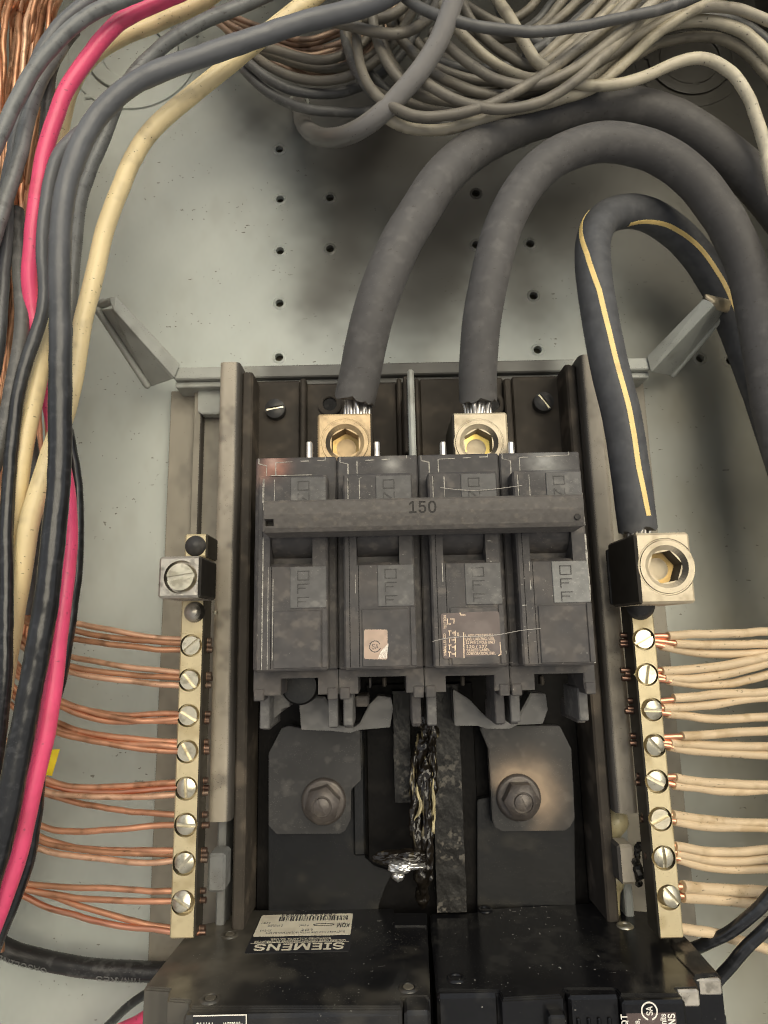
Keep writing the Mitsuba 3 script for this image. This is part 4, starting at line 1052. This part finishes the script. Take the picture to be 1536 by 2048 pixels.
for gi, g_ in enumerate(GW):
    for wi, pts in enumerate(g_):
        n = len(pts)
        q_ = [(425 - gi * 1.5 + rng2.uniform(-3, 1), pts[0][1] + rng2.uniform(-2, 2), 46.5)] + [(a, b, 47 - 13 * (k / (n - 1)) ** 1.1 + rng2.uniform(-1.2, 1.2) + (wi - 1) * .8) for k, (a, b) in enumerate(pts)]
        lab = f'copper wire at the left bar, {ORD[gi]} slotted screw from the top, {PL[len(g_)][wi]} of {["", "", "two", "three"][len(g_)]}'
        wire('ground_wire', q_, 11.5, 'copper_bright' if (gi, wi) in ((8, 1), (4, 1)) else rng2.choice(['copper', 'copper_tan', 'copper', 'copper_brown']), lab, 'wire', 'bare copper wires on the left bar', 9, .05)
# the copper bundle in the upper left corner
rb = random.Random(9)
for k in range(24):
    u = (k + .5) / 24
    x0 = -22 + 135 * u
    pts = [(x0 + 30 + 20 * u, -60, 46 + rb.uniform(-10, 10)), (x0 + 8, 0, 46 + rb.uniform(-10, 10)), (x0 + rb.uniform(-4, 4), 50, 46 + rb.uniform(-12, 10)), (x0 * .78 + rb.uniform(-8, 8), 170, 44 + rb.uniform(-10, 10)), (x0 * .55 + rb.uniform(-8, 6), 310, 42 + rb.uniform(-9, 9)),
           (x0 * .42 + rb.uniform(-8, 8), 460, 42 + rb.uniform(-9, 9)), (x0 * .28 + rb.uniform(-8, 10), 600, 42 + rb.uniform(-9, 9)), (x0 * .12 - 4 + rb.uniform(-10, 10), 760, 42), (-12 + rb.uniform(-10, 14) + 26 * u, 900, 42), (-18 + rb.uniform(-10, 10) + 30 * u, 1080, 40), (-30 + rb.uniform(-10, 14) + 20 * u, 1250, 38)]
    wire('ground_wire', pts, 10, ['copper', 'copper_brown', 'copper_brown', 'copper_tan'][(k * 7) % 4], f'copper wire of the dense upper left bundle, {NTH(k)} from the left at the top', 'wire', 'bare copper wires bundled at the upper left', 8, .04)
for k in range(5):
    x0 = 62 + 9 * k
    pts = [(x0 + 16, 180, 30), (x0 + rb.uniform(-3, 3), 320, 30), (x0 - 4 + rb.uniform(-4, 4), 480, 31), (x0 - 4 + rb.uniform(-4, 4), 640, 32), (x0 + rb.uniform(-5, 8), 800, 33), (x0 + rb.uniform(-4, 8), 960, 33), (x0 - 12, 1130, 33), (x0 - 40, 1290, 33)]
    wire('ground_wire', pts, 9.5, 'copper', f'bare copper wire running down behind the cream and red wires, {NTH(k)} from the left', 'wire', 'bare copper wires behind the left wires', 8, .04)
for k in range(9):
    u = k / 8
    pts = [(350 + 20 * u, -40 + 20 * u, 20 + rb.uniform(-5, 5)), (405 + 20 * u + rb.uniform(-5, 5), 5 + 34 * u, 24 + rb.uniform(-5, 5)), (470 + rb.uniform(-8, 8), 34 + 52 * u, 28 + rb.uniform(-5, 5)), (540 + rb.uniform(-8, 8), 66 + 66 * u + rb.uniform(-5, 5), 31), (610, 84 + 80 * u, 34 + rb.uniform(-5, 5)), (680, 60 + 96 * u, 36 + rb.uniform(-5, 5)), (745, 20 + 80 * u, 40), (790, -40 + 50 * u, 44)]
    wire('ground_wire', pts, 11, 'copper_sooty', f'sooty copper wire dipping left of the grey cable at the top, {NTH(k)} from above', 'wire', 'sooty copper wires at the top', 9, .04)

# ---------------------------------------------------------------- white wires on the right bar
WW = [
    [([(1310, 1272), (1336, 1272)], [(1336, 1272), (1420, 1268), (1500, 1265), (1560, 1262)]), ([(1310, 1281), (1349, 1287)], [(1349, 1287), (1440, 1290), (1560, 1287)]), ([(1308, 1288), (1322, 1292)], [(1322, 1292), (1350, 1301), (1390, 1309), (1450, 1313), (1560, 1303)])],
    [([(1316, 1340), (1326, 1342)], [(1324, 1342), (1400, 1339), (1470, 1328), (1560, 1306)]), ([(1316, 1350), (1329, 1356)], [(1328, 1356), (1400, 1355), (1480, 1340), (1560, 1320)]), ([(1318, 1358), (1336, 1362)], [(1336, 1361), (1365, 1369), (1400, 1373), (1460, 1368), (1560, 1346)])],
    [([(1322, 1402), (1347, 1398)], [(1347, 1396), (1420, 1392), (1480, 1387), (1560, 1380)]), ([(1322, 1416), (1328, 1416)], [(1325, 1416), (1400, 1412), (1480, 1402), (1560, 1394)]), ([(1322, 1425), (1334, 1427)], [(1333, 1427), (1380, 1434), (1440, 1438), (1560, 1434)])],
    [([(1328, 1474), (1364, 1472)], [(1364, 1472), (1440, 1468), (1560, 1463)]), ([(1328, 1484), (1342, 1487)], [(1340, 1486), (1420, 1491), (1560, 1493)]), ([(1330, 1490), (1340, 1494)], [(1337, 1493), (1390, 1504), (1450, 1509), (1560, 1512)])],
    [([(1336, 1553), (1350, 1553)], [(1350, 1555), (1400, 1565), (1460, 1569), (1560, 1568)]), ([(1336, 1566), (1347, 1570)], [(1347, 1570), (1400, 1579), (1460, 1583), (1560, 1580)])],
    [([(1338, 1630), (1346, 1629)], [(1345, 1629), (1380, 1634), (1420, 1643), (1560, 1647)]), ([(1338, 1640), (1348, 1642)], [(1348, 1642), (1400, 1651), (1470, 1654), (1560, 1656)])],
    [([(1344, 1690), (1352, 1692)], [(1350, 1692), (1400, 1701), (1460, 1704), (1560, 1699)]), ([(1345, 1702), (1354, 1706)], [(1350, 1706), (1400, 1718), (1450, 1722), (1560, 1717)]), ([(1346, 1714), (1354, 1717)], [(1352, 1717), (1390, 1730), (1440, 1739), (1560, 1742)])],
    [([(1352, 1773), (1366, 1773)], [(1365, 1773), (1440, 1779), (1560, 1786)]), ([(1354, 1790), (1366, 1793)], [(1365, 1793), (1440, 1800), (1560, 1810)])],
    [([(1340, 1855), (1365, 1857)], [(1342, 1855), (1420, 1864), (1480, 1880), (1560, 1906)])],
]
for gi, g_ in enumerate(WW):
    for wi, (tail, ins) in enumerate(g_):
        ww = 22.5 if gi in (7,) else (20 if gi == 8 else 17)
        n = len(ins)
        lab = f'pale wire at the right bar, {ORD[gi]} slotted screw from the top, {PL[len(g_)][wi]} of {["", "one", "two", "three"][len(g_)]}' if len(g_) > 1 else 'lowest pale wire of the right bar, passing under the two black wires'
        t_, pth, rr = wire('neutral_wire', [(a, b, 47 - 8 * k / (n - 1) + (1 - wi) * .6) for k, (a, b) in enumerate(ins)], ww, 'white_insulation', lab, 'wire', 'pale wires on the right bar', 14, .03, part='insulation')
        if gi == 8: continue
        a = tail[0]
        lf = 1236 + gi * 9 + rng2.uniform(-4, 6)
        cp = [P(lf, a[1] + rng2.uniform(-3, 3), 46), P(a[0] - 18, a[1], 46.5), P(tail[0][0], tail[0][1], 46.8), P(tail[1][0] + 6, tail[1][1], 47)]
        obj('bare_end', tube(spline(cp, 2), 1.0, 9), 'copper_bright', t_, smooth=50)

# ---------------------------------------------------------------- tangle of sooty wires along the top
SW = [
    ([(735, -20), (715, 30), (711, 77), (718, 127), (737, 170), (765, 205), (805, 228), (862, 239), (912, 231), (950, 219), (1000, 200), (1060, 168), (1130, 120), (1215, 50), (1290, -20)], 20, 66),
    ([(742, -20), (741, 15), (745, 55), (757, 95), (776, 133), (800, 165), (840, 192), (890, 206), (940, 208), (1000, 196), (1070, 160), (1150, 96), (1240, 20), (1275, -20)], 20, 62),
    ([(765, -20), (772, 22), (787, 60), (815, 97), (850, 124), (905, 150), (965, 164), (1030, 158), (1090, 128), (1160, 75), (1250, -20)], 19, 54),
    ([(752, 222), (775, 240), (800, 254), (835, 263), (885, 262), (945, 247), (1005, 228), (1070, 214), (1124, 198), (1180, 178), (1240, 135), (1310, 70), (1380, 22), (1460, -15)], 21, 60),
    ([(790, 190), (835, 215), (880, 226), (930, 236), (985, 240), (1045, 231), (1100, 212), (1150, 185), (1200, 140), (1262, 80), (1335, 10), (1370, -25)], 20, 54),
    ([(825, 140), (860, 176), (910, 204), (962, 218), (1024, 220), (1080, 206), (1130, 180), (1190, 128), (1260, 60), (1330, -20)], 20, 68),
    ([(820, 100), (858, 143), (900, 168), (950, 186), (1000, 192), (1050, 188), (1110, 165), (1180, 110), (1270, 28), (1310, -20)], 19, 58),
    ([(848, 108), (880, 130), (930, 138), (990, 140), (1040, 126), (1095, 92), (1160, 40), (1215, -20)], 19, 48),
    ([(862, 60), (890, 92), (932, 124), (982, 157), (1035, 172), (1095, 168), (1150, 140), (1215, 88), (1300, 12), (1335, -20)], 20, 70),
    ([(880, 10), (908, 57), (945, 92), (995, 130), (1040, 155), (1080, 164), (1140, 150), (1200, 105), (1270, 44), (1345, -20)], 20, 64),
    ([(895, -20), (925, 6), (960, 30), (1005, 50), (1060, 74), (1100, 96), (1130, 108)], 18, 44),
    ([(915, -10), (940, 40), (985, 90), (1040, 128), (1100, 145), (1160, 142), (1225, 110), (1290, 60), (1374, 19), (1440, 12), (1507, 28), (1560, 56)], 19, 58),
    ([(1124, 153), (1174, 156), (1212, 143), (1252, 115), (1290, 76), (1325, 50), (1365, 42), (1424, 42), (1488, 62), (1530, 100), (1565, 150)], 21, 52),
    ([(985, -25), (1010, 20), (1030, 60), (1047, 92), (1074, 124), (1114, 154), (1164, 173), (1224, 171), (1274, 157), (1324, 137), (1374, 113), (1414, 111), (1450, 128), (1490, 175), (1517, 247), (1536, 315), (1552, 380)], 22, 62),
    ([(1052, 112), (1107, 78), (1160, 36), (1225, -25)], 18, 46),
    ([(1040, 96), (1090, 62), (1135, 22), (1180, -25)], 18, 40),
    ([(1070, 140), (1125, 104), (1190, 50), (1262, -25)], 19, 50),
    ([(1086, 150), (1150, 112), (1215, 60), (1300, -20)], 19, 54),
    ([(1030, 75), (1075, 40), (1105, 10), (1125, -25)], 17, 34),
    ([(1024, 40), (1050, 30), (1072, 10), (1085, -20)], 17, 28),
    ([(700, 10), (690, 60), (700, 112), (725, 158), (760, 190), (815, 210)], 18, 48),
    ([(790, -20), (805, 40), (830, 84), (862, 118), (910, 140), (960, 150), (1010, 146)], 18, 42),
    ([(470, 118), (515, 165), (570, 204), (640, 221), (690, 226), (740, 226), (780, 214), (820, 190)], 18, 40),
    ([(500, 105), (540, 136), (590, 158), (650, 163), (712, 150), (760, 118), (800, 70), (830, 10), (842, -25)], 18, 46),
    ([(490, 120), (540, 163), (600, 186), (650, 193), (712, 180), (765, 150), (812, 100), (845, 40), (862, -25)], 18, 42),
    ([(470, 80), (530, 95), (597, 114), (650, 123), (692, 111), (735, 80), (775, 30), (800, -25)], 17, 44),
    ([(480, 92), (530, 107), (600, 131), (660, 139), (715, 130), (760, 100), (795, 60), (820, -20)], 17, 38),
    ([(620, 36), (645, 43), (695, 48), (745, 63), (795, 70), (845, 50), (872, 14), (885, -20)], 20, 66),
    ([(812, 212), (850, 226), (905, 243), (965, 248), (1030, 240), (1090, 226), (1150, 196), (1215, 138), (1290, 62), (1350, 6), (1382, -25)], 19, 46),
    ([(735, 140), (770, 182), (820, 218), (880, 236), (940, 240), (1000, 222), (1060, 188), (1125, 130), (1200, 58), (1268, -20)], 19, 44),
    ([(850, 84), (890, 120), (945, 146), (1000, 152), (1060, 140), (1120, 100), (1185, 44), (1240, -20)], 19, 42),
    ([(1060, 178), (1120, 160), (1180, 122), (1250, 66), (1320, 20), (1400, -2), (1450, -22)], 20, 48),
    ([(1100, 186), (1160, 164), (1225, 120), (1300, 68), (1380, 34), (1450, 36), (1510, 62), (1560, 110)], 20, 44),
    ([(1120, 190), (1180, 168), (1245, 128), (1310, 90), (1375, 72), (1440, 76), (1500, 108), (1552, 170)], 19, 36),
    ([(930, 60), (985, 80), (1040, 76), (1090, 46), (1140, -20)], 18, 38),
    ([(690, -20), (684, 40), (692, 96), (712, 142), (742, 186), (790, 226), (850, 246), (910, 250)], 18, 52),
    ([(760, -25), (756, 40), (768, 100), (800, 150), (850, 186), (910, 196), (980, 180), (1050, 140), (1120, 80), (1200, 0), (1222, -25)], 19, 50),
    ([(625, 26), (660, 33), (712, 38), (762, 37), (803, 20), (822, -20)], 20, 60),
]
rt = random.Random(4)
ENDX = [p_[-1][0] if p_[-1][1] <= 0 else -k_ for k_, (p_, *_) in enumerate(SW)]
RANK = [sorted(ENDX, reverse=True).index(e_) for e_ in ENDX]
for k, (pts, w_, D) in enumerate(SW):
    n = len(pts)
    z0 = rt.uniform(-4, 4)
    q_ = [(a, b, D + z0 * math.sin(2.2 * i / n * math.pi + k) + rt.uniform(-1.5, 1.5)) for i, (a, b) in enumerate(pts)]
    lab, grp = f'sooty pale wire of the top tangle, {NTH(RANK[k])} from the right at the top edge', 'sooty pale wires tangled along the top'
    if k == 20 or k == 10: lab = ['short sooty wire ending behind the lowest loops, under the grey cable', 'short sooty wire at the upper middle, ending in the fan of the tangle'][k == 10]
    if k == 21: lab = 'sooty wire plunging from the top edge beside the grey cable into the tangle'
    if k == 36: lab = 'sooty wire with the deepest left loop, just right of the sooty copper wires'
    if k == 22: lab = 'lowest of the loops left of the grey cable, ending behind the tangle'
    if k == 13:
        lab, grp = 'pale wire that leaves the tangle, rises in a wave and drops along the right edge', None
    if k == 12:
        lab, grp = 'pale wire arching highest over the dark knockout at the upper right', None
    if k == 0:
        lab, grp = 'sooty pale wire with the steepest left drop in the top tangle', None
    if k == 3:
        lab, grp = 'sooty pale wire sagging lowest of the top tangle, just over the thick arched cable', None
    wire('sooty_wire', q_, w_ * 1.03, 'dim_grey_insulation' if k in (7, 14, 18, 22, 24, 29, 32, 35) else 'pale_insulation' if k in (3, 9, 12, 13, 16) else 'sooty_insulation', lab, 'wire', grp, 12, .04)
wire('grey_wire', [(790, -22, 74), (815, 0, 75), (845, 23, 77), (895, 42, 79), (960, 56, 79), (1024, 63, 78), (1090, 63, 77), (1157, 55, 76), (1224, 43, 75), (1290, 27, 74), (1370, 2, 73), (1420, -20, 72)], 21, 'dim_grey_insulation', 'shiny dark grey wire lying nearly level across the front of the top tangle', 'wire', None, 14, .03)
wire('grey_wire', [(1010, -20, 30), (995, 12, 34), (1012, 45, 40), (1050, 76, 44), (1100, 96, 46)], 18, 'dim_grey_insulation', 'short dark wire dipping behind the top tangle right of its middle', 'wire', None, 12, .03)

# ---------------------------------------------------------------- branch breakers at the bottom
ZT = -100.0


def topoly(pts, z=ZT):
    return Polygon([PZ(a, b, z) for a, b in pts])


def z4(u, v): return (280 + u * .3906, 1780 + v * .3906)
def z5(u, v): return (840 + u * .4531, 1780 + v * .4531)


def top_plate(pts, z0, z1, c=.75):
    p = rounded(topoly(pts), .5)
    return cat(flat_top(p, z0, z1 - c), flat_top(p.buffer(-c * .5), z1 - c - .01, z1 - .4 * c), flat_top(p.buffer(-c), z1 - .4 * c - .01, z1))


b1 = thing('branch_breaker', 'dusty black branch breaker at lower left with an upside down paper label', 'breaker', None)
o1 = [z4(*q_) for q_ in ((605, 100), (1300, 92), (1302, 118), (1470, 120), (1486, 545), (1345, 548), (1345, 600), (255, 600), (250, 566), (140, 558), (150, 508), (20, 500), (34, 476), (270, 180), (500, 140), (520, 102))]
obj('case', top_plate(o1, -150, ZT), 'dusty_gloss', b1)
obj('rear_hook', top_plate([z4(*q_) for q_ in ((410, 112), (430, 98), (515, 100), (500, 128), (412, 134))], ZT - 3, ZT - .4, .4), 'dusty_gloss', b1)
obj('raised_panel', top_plate([z4(*q_) for q_ in ((1235, 98), (1298, 98), (1300, 190), (1470, 190), (1470, 128), (1464, 124), (1300, 124))], ZT - .5, ZT + .5, .3), 'dusty_gloss', b1)
for u, v_ in ((460, 232), (1374, 503), (360, 560)):
    x, d = PZ(*z4(u, v_), ZT)
    m = trimesh.creation.revolve(np.array([(1.7, 0), (1.9, .5), (2.5, .62), (2.9, .3), (3.1, -.2)]), sections=24)
    m.apply_translation((x, -d, ZT + .0))
    if m.volume < 0: m.invert()
    obj('rivet_rim', m, 'dusty_gloss', b1, smooth=40)
    obj('rivet', m3.Manifold.cylinder(.6, 1.75, 1.5, 20).translate((x, -d, ZT - .1)), 'dusty_plastic', b1)
# front of the left breaker
x0, d0 = PZ(*z4(250, 600), ZT)
x1, d1 = PZ(*z4(1340, 600), ZT)
obj('front_cover', bx(x0 - 1, x1 - .2, d0 - 6, d0 + 2.2, -150, ZT - 1.2, .8), 'dusty_gloss', b1)
xa, da = PZ(*z4(1345, 548), ZT)
xb, db = PZ(*z4(1485, 545), ZT)
obj('front_block', bx(xa + .2, xb - .3, da - 10, d0 + 4, -150, ZT - .3, .9), 'dusty_gloss', b1)
lp = P(*z4(272, 640), d0 + 2.3)
lq = P(*z4(548, 640), d0 + 2.3)
lb_ = obj('label', bx(lp[0], lq[0], d0 + 2.15, d0 + 2.35, -112, lp[2], .05), 'label_black', b1, label='small black label with white wire rating print')
m = cat(put(letters('CU/AL', 1.7, .06), [lp[0] + .6, -(d0 + 2.35), lp[2] - 3.6], (1, 0, 0), (0, 0, 1), 5.4), put(letters('60/75°C Wire', 1.7, .06), [lp[0] + 8.0, -(d0 + 2.35), lp[2] - 3.6], (1, 0, 0), (0, 0, 1), lq[0] - lp[0] - 9),
        bx(lp[0], lq[0], d0 + 2.34, d0 + 2.41, lp[2] - .35, lp[2] - .05, .02), bx(lq[0] - .3, lq[0], d0 + 2.34, d0 + 2.41, -112, lp[2] - .05, .02))
obj('print', m, 'label_white_print', lb_)
# the paper label, upside down
cs = [PZ(524, 1829, ZT), PZ(709, 1829, ZT), PZ(698, 1906, ZT), PZ(489, 1905, ZT)]
lx0, lx1 = (cs[0][0] + cs[3][0]) / 2, (cs[1][0] + cs[2][0]) / 2
ld0, ld1 = (cs[0][1] + cs[1][1]) / 2, (cs[2][1] + cs[3][1]) / 2
LW, LD = lx1 - lx0, ld1 - ld0


def LR(u0_, u1, v0, v1, h0, h1):
    """A rectangle on the label: u from its reading left (the picture's right), v from its reading top (towards the camera)."""
    return bx(lx1 - u1 * LW, lx1 - u0_ * LW, ld1 - v1 * LD, ld1 - v0 * LD, ZT + h0, ZT + h1, .01)


def LT(s, u, v, hfrac, wfrac, z, bold=True):
    return put(letters(s, hfrac * LD, .04, bold), [lx1 - u * LW, -(ld1 - v * LD), ZT + z], (-1, 0, 0), (0, -1, 0), wfrac * LW)


lbk = obj('label', flat_top(rounded(sbox(lx0, ld0, lx1, ld1), 1.0), ZT + .02, ZT + .16), 'label_black', b1, label='paper label with a maker name in white on black and a barcode, upside down')
obj('paper', flat_top(rounded(sbox(lx0 + .4, ld0 + .3, lx1 - .4, ld1 - .40 * LD), .6), ZT + .15, ZT + .22), 'label_cream', lbk)
obj('maker_name', LT('SIEMENS', .05, .205, .15, .88, .16), 'label_cream', lbk)
fine = [LT('MOLDED CASE CIRCUIT BREAKERS INTERRUPTER', .05, .29, .038, .9, .16, False), LT('SWITCHES ATLANTA GA USA', .2, .345, .038, .6, .16, False), LR(.02, .98, .232, .24, .15, .2)]
obj('fine_print', cat(*fine), 'label_cream', lbk)
gk = [LT('SUITABLE FOR USE WITH MOUNTING BASES', .07, .50, .04, .8, .22, False), LT('LOT', .4, .57, .05, .12, .22), LT('15-16.2', .82, .57, .05, .12, .22, False), LT('KQM', .03, .71, .11, .13, .22), LT('2 POLES', .72, .70, .05, .16, .22, False), LT('120V', .86, .78, .05, .10, .22, False), LT('TYPE', .45, .70, .05, .1, .22, False)]
gk += [LT('783643 148854', .18, .985, .055, .6, .22)]
g = np.random.default_rng(2)
u = .06
while u < .78:
    w_ = g.choice([.006, .010, .018])
    gk.append(LR(u, u + w_, .80, .925, .21, .27))
    u += w_ + g.choice([.006, .012, .016])
el = Point(0, 0).buffer(1, 24)
el = affinity.translate(affinity.scale(el, .11 * LW, .04 * LD), lx1 - .30 * LW, ld1 - .68 * LD)
gk.append(flat_top(el.difference(affinity.scale(el, .86, .6)), ZT + .21, ZT + .27))
obj('print', cat(*gk), 'label_ink', lbk)

b2 = thing('branch_breaker', 'glossy black branch breaker at lower right, with sloping right flank and pale wired terminals', 'breaker', None)
o2 = [z5(*q_) for q_ in ((46, 162), (46, 100), (240, 98), (260, 84), (860, 50), (930, 88), (1040, 95), (1062, 100), (1205, 236), (1330, 378), (1215, 392), (1232, 432), (1128, 436), (1160, 462), (880, 462), (860, 436), (640, 436), (630, 466), (360, 480), (345, 446), (72, 440))]
obj('case', top_plate(o2, -150, ZT), 'gloss_plastic', b2)
obj('flank', top_plate([z5(*q_) for q_ in ((1050, 108), (1062, 104), (1198, 238), (1318, 374), (1210, 384), (1130, 300))], ZT - .6, ZT + .5, .4), 'gloss_plastic', b2)
for u, v_ in ((288, 88), (905, 160), (160, 392)):
    x, d = PZ(*z5(u, v_), ZT)
    m = trimesh.creation.revolve(np.array([(.05, .15), (1.5, .1), (1.8, .5), (2.4, .62), (2.8, .3), (3.0, -.2)]), sections=24)
    m.apply_translation((x, -d, ZT))
    if m.volume < 0: m.invert()
    obj('rivet', m, 'gloss_plastic' if u != 905 else 'screw_steel', b2, smooth=40)
xa, da = PZ(*z5(72, 440), ZT); xb, _ = PZ(*z5(345, 446), ZT); xc, dc = PZ(*z5(640, 436), ZT); xd, _ = PZ(*z5(866, 436), ZT); xe, de = PZ(*z5(884, 470), ZT); xf, _ = PZ(*z5(1165, 470), ZT)
obj('front_block', bx(xa, xb, da - 8, da + 2, -150, ZT - .5, .9), 'gloss_plastic', b2)
obj('front_cover', bx(xb, xc, da - 6, da + 3.0, -150, ZT - 2.0, .9), 'gloss_plastic', b2)
gr = bx(xc, xd, dc - 8, dc + 3.4, -150, ZT - .4, .8)
hk = obj('handle_guard', gr, 'gloss_plastic', b2)
for k in range(4):
    xx = xc + (xd - xc) * (.16 + .2 * k)
    obj('grip_rib', bx(xx - .5, xx + .5, dc + 3.3, dc + 4.2, -150, ZT - 5.5, .35), 'gloss_plastic', hk)
lf = obj('label_face', bx(xe, xf, de - 6, de + 1.5, -150, ZT - .6, .7), 'gloss_plastic', b2)
obj('label', bx(xe + .8, xf - 3.0, de + 1.45, de + 1.62, -150, ZT - 3.4, .05), 'label_smoked', lf)
D2 = de + 1.62
Xl = lambda u: P(*z5(u, 530), D2)[0]
zb = ZT - 3.0
ll = []
for s, u, h, off, wd in (('Type QT', 912, 1.7, -9.5, 9.0), ('HACR Types,', 964, 1.4, -12.2, 10.5), ('I.C.', 990, 1.5, -12.5, 4.2), ('Tested', 1062, 1.5, -10.0, 6.5), ('Catalog Units', 1082, 1.5, -10.6, 10.0), ('SIEMENS', 1122, 1.9, -10.0, 9.4)):
    ll.append(put(letters(s, h, .06), [Xl(u) , -D2, zb + off], (0, 0, 1), (-1, 0, 0), wd))
ex, ez = Xl(1012), P(*z5(1012, 534), D2)[2]
rg = Point(ex, ez).buffer(2.3, 20).difference(Point(ex, ez).buffer(1.9, 20)).difference(sbox(ex - .55, ez - 4, ex + .55, ez - 1.4))
ll += [plate(rg, D2, D2 + .06), put(letters('SA', 1.7, .06), [ex + .85, -D2, ez - 1.15], (0, 0, 1), (-1, 0, 0), 2.3)]
obj('print', cat(*ll), 'label_white_print', lf)
# small handle with white lettering face, terminals on the right
hx0, hx1 = P(*z5(525, 560), da + 6)[0], P(*z5(560, 560), da + 6)[0]
obj('handle_stripe', bx(hx0, hx1, da + 2.9, da + 4.6, -150, P(*z5(525, 540), da + 4)[2], .4), 'label_white_print', b2)
obj('handle', bx(hx1 + .1, hx1 + 5, da + 2.5, da + 8, -150, P(*z5(525, 540), da + 6)[2], .6), 'gloss_plastic', b2)
for (u0_, v0, u1, v1, dd) in ((1212, 388, 1330, 418, 0), (1130, 436, 1232, 468, 0)):
    a_, d_ = PZ(*z5(u0_, v0), ZT)
    b_, _ = PZ(*z5(u1, v0), ZT)
    obj('terminal_face', bx(a_, b_, d_ - 3, d_ + .3, ZT - 4.6, ZT - .3, .5), 'lug_steel', b2)
# the next breaker below, only its sloping flank shows
b3 = thing('branch_breaker', 'black branch breaker below the lower right one, only its sloping corner and terminal in view', 'breaker', None)
p3 = [PZ(*z5(u, v_), -112) for u, v_ in ((1172, 470), (1262, 440), (1350, 556), (1232, 566))]
obj('case', flat_top(Polygon([(p3[0][0] - 8, p3[0][1] - 30), (p3[0][0] - 4, p3[3][1]), p3[3], p3[2], p3[1], (p3[1][0] - 5, p3[1][1] - 30)]), -150, -112), 'gloss_plastic', b3)
a_, d_ = PZ(*z5(1232, 562), -112); b_, _ = PZ(*z5(1350, 562), -112)
obj('terminal_face', bx(a_, b_, d_ - 3, d_ + .4, -118, -112.4, .5), 'lug_steel', b3)

# ---------------------------------------------------------------- small things
yt = m3.Manifold.hull_points(np.array([P(*q_) for q_ in ((78, 1500, 24), (120, 1498, 24), (104, 1552, 26), (70, 1548, 26), (78, 1500, 23.3), (120, 1498, 23.3), (104, 1552, 25.3), (70, 1548, 25.3))]))
tag(obj('yellow_tag', yt, 'tag_yellow'), 'small yellow tag behind the red wire, beside the copper wires', 'tag')
for pts, lab in (([(880, 975, 81.5), (932, 983, 81), (1002, 978, 81), (1022, 972, 80), (1044, 971, 81)], 'fine stray thread across the upper faces of the right poles'),
                 ([(865, 1283, 80.7), (880, 1275, 81), (1000, 1272, 81), (1022, 1266, 80), (1037, 1257, 79), (1046, 1261, 80.6), (1082, 1257, 80.8)], 'fine stray thread across the lower covers of the third and fourth poles')):
    key = obj('thread', tube(wire_path(pts, 2), .085, 5), 'thread')
    tag(key, lab, 'thread')
